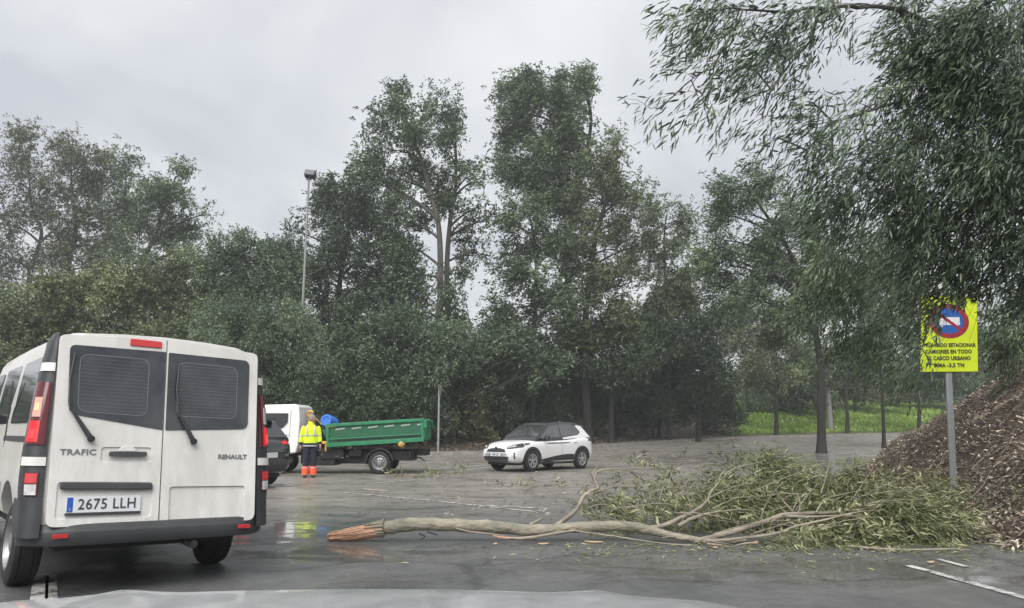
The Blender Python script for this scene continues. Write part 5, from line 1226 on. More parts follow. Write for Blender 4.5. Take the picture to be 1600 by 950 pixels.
wood('branch', [(1248, 800, 9.6, .012), (1250, 785, 9.7, .010), (1246, 770, 9.8, .006)], M['bark_pale'], n=6)
wood('branch', [(1240, 801, 9.6, .012), (1228, 787, 9.7, .009), (1220, 778, 9.8, .004)], M['bark_pale'], n=6)
wood('branch', [(1275, 801, 9.6, .014), (1285, 785, 9.7, .010), (1300, 775, 9.8, .005)], M['bark_pale'], n=6)
wood('branch', [(890, 828, 9.5, .012), (960, 838, 9.3, .013), (1040, 850, 9.1, .012), (1090, 852, 9.0, .008)], M['bark_fallen'], n=6)
rnd = random.Random(77); tw_ = MB()
for k in range(75):
    x = rnd.uniform(905, 1450); y = rnd.uniform(765, 845) if x > 980 else rnd.uniform(770, 815); Y = 9.2 + (845 - y) / 90 + rnd.uniform(-.2, .5)
    p = fpt(x, y, Y); p.z = max(p.z, .03); d = Vector((rnd.uniform(.2, 1), rnd.uniform(-.5, .5), rnd.uniform(-.15, .45))).normalized() * rnd.uniform(.35, 1.1)
    m_ = p + d * .5 + Vector((rnd.uniform(-.1, .1), rnd.uniform(-.1, .1), rnd.uniform(0, .12))); e = p + d
    for q in (m_, e): q.z = max(q.z, .02)
    tw_.tube(bez(p, m_, e, 4), [.008, .006, .005, .003, .002], 5)
tw_.build('twigs', M['bark_pale'], ftree, 60)['kind'] = 'stuff'
rgf = np.random.default_rng(303)
FBLB = [(925, 790, 42, 22, 10.6, .7), (960, 800, 50, 26, 10.3, .9), (1005, 770, 30, 26, 10.8, .6), (990, 740, 20, 18, 10.8, .45), (1040, 775, 40, 30, 10.9, .8), (1030, 728, 22, 12, 11.0, .25), (1065, 800, 40, 26, 10.4, 1.0), (1105, 760, 44, 34, 11.1, .9),
        (1140, 790, 50, 36, 10.6, 1.1), (1155, 740, 44, 26, 11.3, .8), (1130, 712, 26, 10, 11.5, .25), (1200, 740, 40, 24, 11.4, .9), (1195, 775, 50, 34, 10.8, 1.3), (1245, 765, 46, 30, 11.0, 1.3), (1290, 775, 50, 34, 10.8, 1.4), (1240, 800, 60, 34, 10.3, 1.1),
        (1335, 785, 50, 36, 10.4, 1.5), (1300, 815, 60, 32, 9.8, 1.2), (1370, 810, 56, 34, 9.9, 1.5), (1420, 800, 40, 28, 10.2, 1.4), (1420, 830, 50, 22, 9.5, 1.3), (1460, 820, 44, 24, 9.9, 1.3), (1340, 840, 60, 16, 9.2, 1.0), (1260, 842, 50, 14, 9.2, .7), (1200, 845, 50, 12, 9.2, .55), (1490, 835, 26, 12, 9.5, .8), (1400, 762, 40, 16, 11.0, .9), (1450, 780, 40, 18, 11.0, 1.0), (1500, 800, 30, 18, 10.6, .7)]
PP = []
for (x, y, rx, ry, Y, dn) in FBLB:
    k_ = mpp(Y); B_ = [(tuple(at(x, y, Y)), (rx * k_, .38, ry * k_))]
    C, I, Rc = clumps(B_, .12, rgf, .1)
    C[:, 2] = np.maximum(C[:, 2], .04)
    n_ = dn * (1.7 if x < 1110 else 2.4) * PI * rx * ry * k_ * k_ / (.125 * .021 * .5 * .62)
    PP.append(sprays(C, Rc, np.full(len(C), max(6, n_ / len(C))), .125, .021, (.55, -.05, -.02), rgf, .30, per_twig=8, tint0=.46, droop=.12, spread=.55)[:6])
P, LD, N, L, W, T = [np.concatenate([q[i] for q in PP]) for i in range(6)]
P[:, 2] = np.maximum(P[:, 2], .015 + .02 * rgf.random(len(P)))
link('foliage', leaf_mesh('foliage', P - np.array(FB), LD, N, L, W, T, fine=False), M['leaf_fallen'], ftree)['kind'] = 'stuff'
# individually visible larger leaves at the front of the heap share one blade
one = leaf_mesh('leaf', np.zeros((1, 3)), np.array([[1., 0, 0]]), np.array([[0, 0, 1.]]), .15, .027, np.array([.8]), fine=True); one.materials.append(M['leaf_fallen'])
for k in range(160):
    x = rnd.uniform(960, 1480); y = rnd.uniform(800, 856) if x > 1150 else rnd.uniform(775, 815)
    o = bpy.data.objects.new('leaf', one); COL.objects.link(o); o.parent = ftree
    p = fpt(x, y, 9.1 + (856 - y) / 75); p.z = max(p.z, .03); o.location = p; o.rotation_euler = (rnd.uniform(-.9, .9), rnd.uniform(-.7, .7), rnd.uniform(-PI, PI)); s_ = rnd.uniform(.7, 1.2); o.scale = (s_, s_, s_)
# loose sticks in front of the heap
def loose(name, label, cat, pix, mt, n=8, group=None):
    b = at(pix[0][0], pix[0][1], pix[0][2]); 
    ps = [at(x, y, Y) for x, y, Y, r in pix]; b = Vector((b.x, b.y, 0)); c = catmull([p - b for p in ps], 3); rs = []
    for i in range(len(pix) - 1):
        for q in range(3): rs.append(pix[i][3] + (pix[i + 1][3] - pix[i][3]) * q / 3)
    rs.append(pix[-1][3])
    for p, r in zip(c, rs): p.z = max(p.z, r + .004)
    o = MB().tube(c, rs, n).build(name, mt, None, 60); o.location = b; return tag(o, label, cat, group)
loose('stick', 'long thin peeled stick lying on the road in front of the leafy heap', 'stick', [(1325, 853, 9.0, .009), (1370, 857, 8.85, .012), (1420, 861, 8.75, .012), (1470, 858, 8.8, .010), (1515, 859, 8.75, .006)], M['bark_pale'], group='loose sticks on the road')
loose('stick', 'short pale stick at the right edge of the road below the leaf bank', 'stick', [(1546, 849, 9.0, .008), (1575, 851, 8.95, .011), (1625, 845, 9.0, .010)], M['bark_pale'], group='loose sticks on the road')
loose('stick', 'thin pale stick lying alone on the road behind the thick trunk', 'stick', [(566, 764, 17.0, .016), (585, 766, 16.7, .02), (606, 767, 16.5, .012)], M['bark_pale'], group='loose sticks on the road')
def chip(label, px, py, s, rot):
    p = gp(px, py); m_ = MB(); pts = [(-s, -.012), (-s * .3, -.026), (s * .6, -.018), (s, .004), (s * .4, .022), (-s * .6, .016)]
    m_.prism([(x, y, .004 + .012 * abs(x) / s) for x, y in pts], (0, 0, .010)); o = m_.build('wood_chip', M['pale_wood'], None, 30, .003); o.location = (p.x, p.y, .004); o.rotation_euler = (0, 0, rot); tag(o, label, 'wood chip', 'splinters torn off the limb')
chip('pale wood chip below the middle of the fallen trunk', 849, 852, .07, .1)
chip('forked pale wood chip on the asphalt right of the middle one', 928, 849, .12, -.35)
chip('tiny orange wood chip near the raw patch of bark', 774, 852, .03, .3)
chip('small chip at the near edge of the heap beside the thin branches', 1117, 858, .04, .5)
chip('dark-edged chip alone on the wet road nearest the heap', 1454, 881, .05, .2)

# ------------------------------------------------------------------ leaf litter, scattered debris, grass
rgl = np.random.default_rng(71)
def flat_leaves(name, X, Y_, Z, L, W, tint, mt, tilt=.45, rg=rgl):
    n = len(X); a = rg.uniform(0, 2 * PI, n)
    D = unit(np.stack([np.cos(a), np.sin(a), rg.normal(size=n) * tilt], -1)); N = unit(np.stack([rg.normal(size=n) * tilt, rg.normal(size=n) * tilt - .1, np.ones(n)], -1))
    return link(name, leaf_mesh(name, np.stack([X, Y_, Z], -1), D, N, L * rg.uniform(.6, 1.3, n), W * rg.uniform(.7, 1.3, n), tint), mt)
n = 240000; X = rgl.uniform(5.2, 22, n); Y_ = rgl.uniform(5, 34, n); dm = mound_d(X, Y_)
keep = (dm > -.35 + rgl.normal(size=n) * .12) & (dm < 11) & (rgl.random(n) < np.clip(1.35 - Y_ / 26, .22, 1)) & ((X / np.maximum(Y_, .1) < .85) | (rgl.random(n) < .25))
X, Y_ = X[keep], Y_[keep]; Z = np.maximum(gz(X, Y_), rz(X, Y_)) + rgl.uniform(0, .07, len(X))
pale = np.clip(rgl.normal(.34, .20, len(X)) + .16 * wob(X * 1.7, Y_ * 1.9) + .50 * (rgl.random(len(X)) < .13), 0, 1)
tag(flat_leaves('leaf_litter', X, Y_, Z, .105, .028, pale, M['litter']), 'thick brown and tan leaf litter covering the roadside bank', 'leaf litter', kind='stuff')
n = 34000; X = rgl.uniform(-40, 34, n); Y_ = rgl.uniform(33, 64, n); df = far_d(X, Y_)
keep = (df > .1) & (df < 9) & (rgl.random(n) < np.where(df < 2.3, .25, 1)) & (grass_mask(X, Y_) < .4); X, Y_ = X[keep], Y_[keep]
Z = np.maximum(gz(X, Y_), rz(X, Y_) + .14 * (far_d(X, Y_) < 2.4)) + rgl.uniform(0, .06, len(X))
tag(flat_leaves('leaf_litter', X, Y_, Z, .26, .085, np.clip(rgl.normal(.34, .18, len(X)), 0, 1), M['litter']), 'brown leaf litter along the foot of the far bushes', 'leaf litter', kind='stuff')
rnd = random.Random(9); tb = MB()
for k in range(240):
    y = rnd.uniform(8, 24); x = y * rnd.uniform(.42, .8)
    if mound_d(np.array([x]), np.array([y]))[0] < .2: continue
    a_ = rnd.uniform(0, PI); l_ = rnd.uniform(.2, .8); p0 = Vector((x, y, 0)); p2 = p0 + Vector((math.cos(a_), math.sin(a_), 0)) * l_; p1 = (p0 + p2) / 2 + Vector((rnd.uniform(-.05, .05), rnd.uniform(-.05, .05), 0))
    for q in (p0, p1, p2): q.z = surf(q.x, q.y) + .05
    tb.tube([p0, p1, p2], [.010, .008, .004], 4)
tag(tb.build('fallen_twigs', M['bark_pale'], None, 60), 'thin dead twigs scattered over the leaf-covered bank', 'twigs', kind='stuff')
# debris strewn on the road
n = 3300; X = rgl.uniform(-9, 16, n); Y_ = 8.8 + rgl.gamma(2.2, 5.2, n)
dens = np.exp(-((X - (.12 * Y_ + 1.2)) / 5.5) ** 2) * np.where(Y_ < 12.0, .05, 1)
keep = (rgl.random(n) < dens) & (mound_d(X, Y_) < 0) & (far_d(X, Y_) < 0); X, Y_ = X[keep], Y_[keep]
flat = flat_leaves('road_debris', X, Y_, rz(X, Y_) + .012, .13, .030, np.clip(rgl.normal(.5, .22, len(X)), 0, 1), M['litter'], .12)
tag(flat, 'scattered leaves and bark shreds on the wet road behind the fallen limb', 'debris', kind='stuff')
n = 900; X = rgl.normal(3.6, 1.9, n); Y_ = 9.3 - np.abs(rgl.normal(0, .55, n))
keep = Y_ > 7.2; X, Y_ = X[keep], Y_[keep]
tag(flat_leaves('loose_leaves', X, Y_, rz(X, Y_) + .010, .10, .02, np.clip(rgl.normal(.6, .2, len(X)), 0, 1), M['leaf_fallen'], .12), 'single green leaves dropped on the asphalt beneath the heap', 'leaves', kind='stuff')
# flattened leafy sprigs lying mid-road
def sprig(label, px, py, r, nl, seed):
    g = gp(px, py); rg = np.random.default_rng(seed); root = tag(empty('leafy_sprig', (g.x, g.y, g.z)), label, 'twig', 'leafy sprigs blown onto the road')
    mb = MB(); tips = []
    for k in range(6):
        a = rg.uniform(0, 2 * PI); e = Vector((math.cos(a) * r * rg.uniform(.6, 1.2), math.sin(a) * r * .7, rg.uniform(.02, .12))); mb.tube(bez(Vector((0, 0, .02)), e * .5 + Vector((0, 0, .05)), e, 3), [.012, .009, .006, .003], 5); tips.append(e)
    mb.build('stem', M['bark_pale'], root, 60)
    C = np.array([tuple(t * rg.uniform(.3, 1)) for t in tips for _ in range(3)]); 
    P, LD, N, L, W, T, _ = sprays(C, np.full(len(C), .12), np.full(len(C), nl / len(C)), .16, .035, (.1, 0, .05), rg, .25, per_twig=6, tint0=.45, droop=.05); P[:, 2] = np.maximum(P[:, 2], .01)
    link('foliage', leaf_mesh('foliage', P, LD, N, L, W, T), M['leaf_fallen'], root)['kind'] = 'stuff'
sprig('small leafy sprig on the road just behind the tipper wheel', 650, 745, .9, 260, 1)
sprig('flat leafy sprig on the road between the sprig by the tipper and the white car', 700, 741, .7, 120, 2)
sprig('tossed leafy twig near the far kerb under the dark kerbside tree', 1088, 694, 1.3, 160, 3)
sprig('low sprig on the silty road left of the big limb fork', 850, 760, .8, 90, 4)
sprig('sprig lying beyond the tip of the forked pale branch', 975, 722, .9, 140, 5)
# grass verge on the right
n = 70000; X = rgl.uniform(13, 62, n); Y_ = rgl.uniform(56, 92, n); keep = (grass_mask(X, Y_) > .5) & (far_d(X, Y_) > 2.4); X, Y_ = X[keep], Y_[keep]; m_ = len(X)
Z = gz(X, Y_); D = unit(np.stack([rgl.normal(size=m_) * .45 - .2, rgl.normal(size=m_) * .3, np.ones(m_)], -1)); N = unit(np.stack([rgl.normal(size=m_) * .5, -np.ones(m_), rgl.normal(size=m_) * .3], -1))
hh = .30 + .16 * wob(X, Y_) + rgl.uniform(0, .15, m_)
tag(link('grass', leaf_mesh('grass', np.stack([X, Y_, Z], -1), D, N, np.maximum(hh, .15), .12, np.clip(.5 + .22 * wob(X * .8 + 3, Y_ * .9) + rgl.normal(size=m_) * .15, 0, 1)), M['grass_blade']), 'bright green grass on the verge beyond the bend', 'grass', kind='stuff')
n = 520; X = rgl.uniform(14, 58, n); Y_ = 62 + rgl.gamma(2, 4, n); keep = (far_d(X, Y_) > 2.6) & (wob(X * .7, Y_ * .7) > -.1); X, Y_ = X[keep], Y_[keep]
fl = flat_leaves('white_flowers', X, Y_, gz(X, Y_) + .46, .15, .13, np.ones(len(X)), M['petal'], .3); tag(fl, 'small white flowers dotted through the green verge', 'flowers', kind='stuff')
n = 9000; X = rgl.uniform(6, 20, n); Y_ = rgl.uniform(9, 34, n); dm = mound_d(X, Y_); keep = (dm > .0) & (dm < 1.0) & (wob(X * 1.4, Y_ * 1.4) > .15); X, Y_ = X[keep], Y_[keep]; m_ = len(X)
D = unit(np.stack([rgl.normal(size=m_) * .5, rgl.normal(size=m_) * .4, np.ones(m_)], -1)); N = unit(rgl.normal(size=(m_, 3)))
tag(link('weeds', leaf_mesh('weeds', np.stack([X, Y_, np.maximum(gz(X, Y_), rz(X, Y_))], -1), D, N, .16, .03, np.clip(rgl.normal(.35, .15, m_), 0, 1)), M['leaf_olive']), 'sparse green weeds at the foot of the leaf bank', 'weeds', kind='stuff')

# ------------------------------------------------------------------ yellow sign
sg0 = gp(1489, 768); SY = sg0.y
bl, br, tr, tl_ = at(1438, 581, SY), at(1528.5, 580.5, SY), at(1526, 462, SY), at(1440, 464, SY)
sign = tag(empty('road_sign', (sg0.x, sg0.y, sg0.z - .05)), 'yellow no-parking sign for lorries on a leaning grey post at the leaf bank', 'sign')
so = Vector((sg0.x, sg0.y, sg0.z - .05))
top = at(1484, 575, SY) + Vector((0, .05, 0)); pb = MB(); ax = (top - so)
hw_ = .052
pb.loft([[p + Vector((dx_, dy_, 0)) for dx_, dy_ in ((-hw_, -.03), (hw_, -.03), (hw_, .03), (-hw_, .03))] for p in (Vector((0, 0, -.3)), ax)]); pb.build('post', M['galv'], sign, 40, .008)
pv = MB(); pv.prism([p - so for p in (bl, br, tr, tl_)], (0, .03, 0)); panel = pv.build('sign_panel', M['sign_yellow'], sign, 40, .003)
fr = MB()
for a, b in ((bl, br), (br, tr), (tr, tl_), (tl_, bl)): fr.tube([a - so + Vector((0, .012, 0)), b - so + Vector((0, .012, 0))], .009, 6)
fr.build('panel_rim', M['chassis'], panel, 40)
for z_ in (.25, .75):
    q = bl.lerp(tl_, z_).lerp(br.lerp(tr, z_), .5) - so; MB().box((q.x, q.y + .05, q.z), (.5, .03, .04)).build('bracket', M['galv'], sign, 40)
ux = (br - bl).normalized(); uy = (tl_ - bl); uy = (uy - ux * uy.dot(ux)).normalized(); uz = ux.cross(uy)
def smx(px, py, off): p = at(px, py, SY) - so - Vector((0, off, 0)); return Matrix(((ux.x, uy.x, uz.x, p.x), (ux.y, uy.y, uz.y, p.y), (ux.z, uy.z, uz.z, p.z), (0, 0, 0, 1)))
SK = mpp(SY) * .985
def disc(name, rx, ry, off, mt, inner=None):
    m_ = MB(); n_ = 40; o_ = [(rx * math.cos(2 * PI * k / n_), ry * math.sin(2 * PI * k / n_), 0) for k in range(n_)]
    if inner: i_ = [(rx * inner * math.cos(2 * PI * k / n_), ry * inner * math.sin(2 * PI * k / n_), 0) for k in range(n_)]; m_.loft([o_, i_], cap=False)
    else: m_.add(o_, [list(range(n_))])
    me = m_.mesh(name); me.transform(smx(1482, 501.5, off)); return link(name, me, mt, panel)
disc('blue_disc', 31 * SK, 27 * SK, .002, M['sign_blue'])
disc('red_ring', 32.5 * SK, 28 * SK, .0045, M['sign_red'], .74)
def flatpoly(name, pts, off, mt):
    m_ = MB(); m_.add([((x - 1482) * SK, (501.5 - y) * SK, 0) for x, y in pts], [list(range(len(pts)))]); me = m_.mesh(name); me.transform(smx(1482, 501.5, off)); return link(name, me, mt, panel)
flatpoly('lorry_box', [(1479, 495.5), (1500, 495.5), (1500, 508), (1479, 508)], .003, M['sign_white'])
flatpoly('lorry_cab', [(1467, 500), (1470, 497), (1478, 497), (1478, 508), (1466, 508)], .003, M['sign_white'])
for x in (1470, 1494):
    m_ = MB(); m_.add([(((x - 1482) + 2.6 * math.cos(2 * PI * k / 16)) * SK, ((501.5 - 508.5) + 2.6 * math.sin(2 * PI * k / 16)) * SK, 0) for k in range(16)], [list(range(16))]); me = m_.mesh('lorry_wheel'); me.transform(smx(1482, 501.5, .0035)); link('lorry_wheel', me, M['sign_white'], panel)
flatpoly('red_bar', [(1461, 488), (1465, 485), (1503, 515), (1499, 518)], .0055, M['sign_red'])
for (txt, x0, x1, y, h_) in (('PROHIBIDO ESTACIONAR', 1442, 1525, 539.5, 6.0), ('CAMIONES EN TODO', 1445, 1519, 549.7, 6.2), ('EL CASCO URBANO', 1448, 1517, 560, 6.2), ('MMA -3,5 TN', 1459, 1507, 571, 6.2)):
    me = text_mesh(txt, h_ * SK * 1.35, .0004, 'lettering', 1.08, .0045)
    xs_ = [v.co.x for v in me.vertices]; k_ = (x1 - x0) * SK / (max(xs_) - min(xs_)); me.transform(Matrix.Diagonal((k_, 1, 1, 1))); me.transform(smx((x0 + x1) / 2, y, .004)); link('lettering', me, M['ink'], panel)
m_ = MB(); m_.add([(-9 * SK, -2.5 * SK, 0), (9 * SK, -2.5 * SK, 0), (9 * SK, 2.5 * SK, 0), (8 * SK, 2.5 * SK, 0), (8 * SK, -1.5 * SK, 0), (-9 * SK, -1.5 * SK, 0)], [(0, 1, 2, 3, 4, 5)]); me = m_.mesh('mark_line'); me.transform(smx(1480, 474, .003)); link('mark_line', me, M['ink'], panel)

# ------------------------------------------------------------------ lamp poles and the thin sign post
LY = 41
b0 = at(469, 560, LY); zb = surf(b0.x, b0.y); b0.z = zb
lp = tag(empty('street_lamp', b0), 'tall grey lamp pole with a dark floodlight head standing among the bushes', 'street lamp')
t0 = at(480, 281, LY); t0.x = b0.x + (t0.x - b0.x) * .0 ; hgt = t0.z - b0.z
MB().tube([(0, 0, 0), (0, 0, hgt * .5), (0, 0, hgt)], [.095, .075, .055], 12).build('pole', M['pale_pole'], lp, 60)
hd_ = MB(); hd_.box((.08, -.04, hgt + .32), (.60, .42, .38), rot=Matrix.Rotation(R(8), 3, 'Y') @ Matrix.Rotation(R(-20), 3, 'X')); hd_.build('floodlight', M['lamp_dark'], lp, 40, .04)
MB().box((0, 0, hgt + .05), (.30, .10, .14)).build('bracket', M['lamp_dark'], lp, 40, .02)
g0 = at(684.5, 709.5, 38.9); g0.z = surf(g0.x, g0.y) + .0
tp2 = at(686, 601, 38.9)
ps = tag(empty('sign_post', (g0.x, g0.y, float(rz(g0.x, g0.y)) + .1)), 'thin grey post at the far kerb carrying a triangular sign seen nearly edge-on', 'sign post')
hh_ = tp2.z - float(rz(g0.x, g0.y)) - .1
MB().tube([(0, 0, 0), (0, 0, hh_)], .055, 10).build('post', M['galv'], ps, 60)
tri_ = MB(); mx_ = Matrix.Translation((.06, 0, hh_ - .36)) @ Matrix.Rotation(R(80), 4, 'Z')
tri_.prism([(-.42, 0, .36), (.42, 0, .36), (0, 0, -.36)], (0, .03, 0), mx_); tri_.build('triangle_sign', M['pale_pole'], ps, 40, .01)
g1_ = at(1299, 682, 66); g1_.z = surf(g1_.x, g1_.y)
lp2 = tag(empty('street_lamp', g1_), 'pale grey lamp post behind the big trunk at the bend', 'street lamp')
MB().tube([(0, 0, 0), (0, 0, 4), (0, 0, 8.2)], [.24, .17, .10], 12).build('pole', M['pale_pole'], lp2, 60)
MB().tube([(0, 0, 8.1), (-.4, -.2, 8.6), (-1.1, -.6, 8.8)], [.07, .06, .05], 8).build('arm', M['pale_pole'], lp2, 60)
MB().box((-1.35, -.75, 8.8), (.7, .25, .12), rot=Matrix.Rotation(R(28), 3, 'Z')).build('lamp_head', M['lamp_dark'], lp2, 40, .04)

# ------------------------------------------------------------------ the worker
fp0 = gp(482.5, 746)
per = tag(empty('person', (fp0.x, fp0.y, 0.005)), 'grey-haired worker in yellow hi-vis jacket and orange-banded trousers beside the green truck', 'person')
per.scale = (1.02, 1.02, 1.02); per.rotation_euler = (0, 0, R(14))
def skinned(name, V_, E_, Rr, mt, parent, sub=1):
    me = bpy.data.meshes.new(name); me.from_pydata(V_, E_, []); o = bpy.data.objects.new(name, me); COL.objects.link(o)
    sk = o.modifiers.new('skin', 'SKIN'); sk.use_smooth_shade = True
    for i, r in enumerate(Rr):
        rr = r if hasattr(r, '__len__') else (r, r); me.skin_vertices[0].data[i].radius = rr
    me.skin_vertices[0].data[0].use_root = True
    if sub: s_ = o.modifiers.new('s', 'SUBSURF'); s_.levels = sub; s_.render_levels = sub
    m2 = evaluated(o, name); bpy.data.objects.remove(o)
    return link(name, m2, mt, parent, 80)
V_ = [(0, 0, .95), (0, 0, 1.15), (0, 0, 1.38), (.01, -.01, 1.50), (.02, -.02, 1.56)]
E_ = [(0, 1), (1, 2), (2, 3), (3, 4)]; Rr = [(.13, .10), (.13, .10), (.14, .09), .055, .052]
def addc(frm, pts, rs):
    i = frm
    for p, r in zip(pts, rs): V_.append(p); Rr.append(r); E_.append((i, len(V_) - 1)); i = len(V_) - 1
    return i
hr = addc(2, [(.17, 0, 1.41), (.235, 0, 1.18), (.27, -.06, .96), (.285, -.09, .90)], [.05, .045, .032, .026])
hl_ = addc(2, [(-.17, 0, 1.41), (-.245, 0, 1.17), (-.27, -.03, .95), (-.275, -.04, .89)], [.05, .045, .032, .026])
addc(0, [(.09, 0, .86), (.105, -.01, .50), (.11, .02, .10), (.12, -.10, .05)], [.085, .06, .042, .035])
addc(0, [(-.09, 0, .86), (-.10, -.01, .50), (-.105, .02, .10), (-.12, -.10, .05)], [.085, .06, .042, .035])
for h_, sx in ((hr, 1), (hl_, -1)):
    hx, hy, hz = V_[h_]; pm = addc(h_, [(hx + .004 * sx, hy - .02, hz - .05)], [(.024, .036)])
    for k in range(4):
        fy = hy - .045 + k * .017; ln_ = (.062, .07, .066, .052)[k]
        addc(pm, [(hx + .004 * sx, fy, hz - .085), (hx - .004 * sx, fy - .004, hz - .085 - ln_ * .55), (hx - .018 * sx, fy - .004, hz - .085 - ln_)], [.0085, .008, .0065])
    addc(h_, [(hx - .01 * sx, hy - .05, hz - .035), (hx - .018 * sx, hy - .066, hz - .07)], [.010, .008])
body_ = skinned('body', V_, E_, Rr, M['skin'], per)
# head: turned towards the picture's right
hdm = MB(); rings = []
hc = Vector((.03, -.02, 1.655))
for k in range(13):
    t = k / 12; z = .125 * math.cos(PI * t); r = math.sin(PI * t) ** .8
    wx = .098 * r * (1 - .16 * max(0, t - .5) * 2); wy = .077 * r * (1 - .18 * max(0, t - .5) * 2); sh = .016 * max(0, t - .45)
    rings.append([(hc.x + sh + wx * math.cos(a), hc.y + wy * math.sin(a), hc.z + z) for a in [2 * PI * q / 16 for q in range(16)]])
hdm.loft(rings); hdm.prism([(hc.x + .088, -.033, hc.z + .02), (hc.x + .088, -.007, hc.z + .02), (hc.x + .125, -.02, hc.z - .022), (hc.x + .09, -.02, hc.z - .034)], (0, .001, 0))
hdm.tube([(hc.x + .09, -.02, hc.z + .022), (hc.x + .105, -.02, hc.z - .005), (hc.x + .116, -.02, hc.z - .024), (hc.x + .092, -.02, hc.z - .034)], [.006, .010, .013, .008], 8)
for sy in (-1, 1): hdm.tube([(hc.x - .01, hc.y + .076 * sy, hc.z + .02), (hc.x - .016, hc.y + .088 * sy, hc.z + .005), (hc.x - .008, hc.y + .078 * sy, hc.z - .028)], [.014, .018, .010], 8)
hdm.tube([(hc.x, hc.y, hc.z - .10), (hc.x - .005, 0, 1.50)], [.05, .056], 12)
head = hdm.build('head', M['skin'], per, 60)
for sy in (-1, 1): MB().lathe([(0, -.009), (.008, -.004), (.008, .004), (0, .009)], 8, Matrix.Translation((hc.x + .088, hc.y + .032 * sy, hc.z + .022))).build('eye', M['ink'], head, 60)
MB().tube([(hc.x + .098, hc.y - .022, hc.z - .058), (hc.x + .102, hc.y, hc.z - .056), (hc.x + .098, hc.y + .022, hc.z - .058)], .005, 6).build('mouth', M['sign_red'], head, 60)
hrm = MB(); rings = []
for k in range(8):
    t = k / 12 ; z = .135 * math.cos(PI * t) ; r = math.sin(PI * t) ** .8 if k else .0
    rings.append([(hc.x - .012 + .100 * r * math.cos(a) * (.93 if math.cos(a) > .2 and k > 3 else 1), hc.y + .083 * r * math.sin(a), hc.z + z + (.05 * max(0, math.cos(a)) * (k / 7) if k > 3 else 0)) for a in [2 * PI * q / 16 for q in range(16)]])
hrm.loft(rings); hrm.build('hair', M['hair'], per, 60)
def torso(z0, z1, name, mt, grow=0.0, n=8, parent=per):
    Z_ = [.84, .88, 1.0, 1.15, 1.30, 1.40, 1.455, 1.50, 1.545]; RX = [.200, .206, .208, .212, .222, .205, .140, .088, .082]; RY = [.145, .15, .152, .155, .152, .138, .108, .082, .08]
    rings = []
    for k in range(n + 1):
        z = z0 + (z1 - z0) * k / n; rx = float(np.interp(z, Z_, RX)) + grow; ry = float(np.interp(z, Z_, RY)) + grow
        rings.append([(rx * math.cos(a) * (1 + .02 * math.sin(5 * a + z * 20)), ry * math.sin(a), z) for a in [2 * PI * q / 24 for q in range(24)]])
    return MB().loft(rings).build(name, mt, parent, 60)
jk = torso(.97, 1.56, 'jacket', M['hivis'], 0, 14)
torso(.855, .972, 'jacket_hem', M['navy'], .002, 4, jk); torso(.875, .912, 'reflective_band', M['reflective'], .008, 2, jk); torso(1.165, 1.205, 'reflective_band', M['reflective'], .006, 2, jk)
for sx in (1, -1):
    e_ = [(.165 * sx, 0, 1.425), (.205 * sx, 0, 1.36), (.245 * sx, 0, 1.18), (.262 * sx, -.03, 1.04), (.276 * sx, -.055, .93)]
    if sx < 0: e_ = [(-.165, 0, 1.425), (-.205, 0, 1.36), (-.255, 0, 1.17), (-.268, -.02, 1.03), (-.275, -.035, .92)]
    sl_ = MB().tube(catmull([Vector(p) for p in e_], 4), list(np.interp(np.arange(17), [0, 4, 8, 12, 16], [.068, .078, .066, .060, .052])), 12).build('sleeve', M['hivis'], per, 60)
    MB().tube([Vector(e_[2]) + Vector((0, 0, .02)), Vector(e_[2]) - Vector((0, 0, .02))], [.071, .071], 12).build('reflective_band', M['reflective'], sl_, 60)
    MB().tube([Vector(e_[3]).lerp(Vector(e_[4]), .35), Vector(e_[4])], [.060, .055], 12).build('cuff', M['navy'], sl_, 60)
    MB().tube([(.10 * sx, -.165, 1.18), (.105 * sx, -.165, 1.32), (.11 * sx, -.12, 1.43), (.11 * sx, 0, 1.475)], .017, 6).build('shoulder_stripe', M['reflective'], jk, 60)
    lg = MB().tube([(.085 * sx, 0, .90), (.098 * sx, 0, .70), (.105 * sx, -.01, .48), (.11 * sx, .01, .30), (.112 * sx, .01, .12)], [.115, .105, .088, .086, .084], 14).build('trouser_leg', M['navy'], per, 60)
    MB().tube([(.11 * sx, .008, .315), (.112 * sx, .01, .20), (.113 * sx, .012, .075)], [.092, .096, .094], 14).build('orange_cuff', M['hivis_orange'], lg, 60)
    MB().tube([(.11 * sx, .01, .285), (.11 * sx, .01, .262)], [.0965, .0975], 14).build('reflective_band', M['reflective'], lg, 60)
    MB().loft([[(.115 * sx + a * .05, y_, z_) for a, z_ in ((-1, 0), (1, 0), (1, .05 + h_), (.6, .08 + h_), (-.6, .08 + h_), (-1, .05 + h_))] for y_, h_ in ((.09, .04), (.0, .03), (-.08, .0), (-.17, -.02))]).build('boot', M['boot'], per, 50, .015)
MB().tube([(0, 0, 1.53), (.01, 0, 1.58)], [.085, .078], 14).build('collar', M['hivis'], jk, 60)

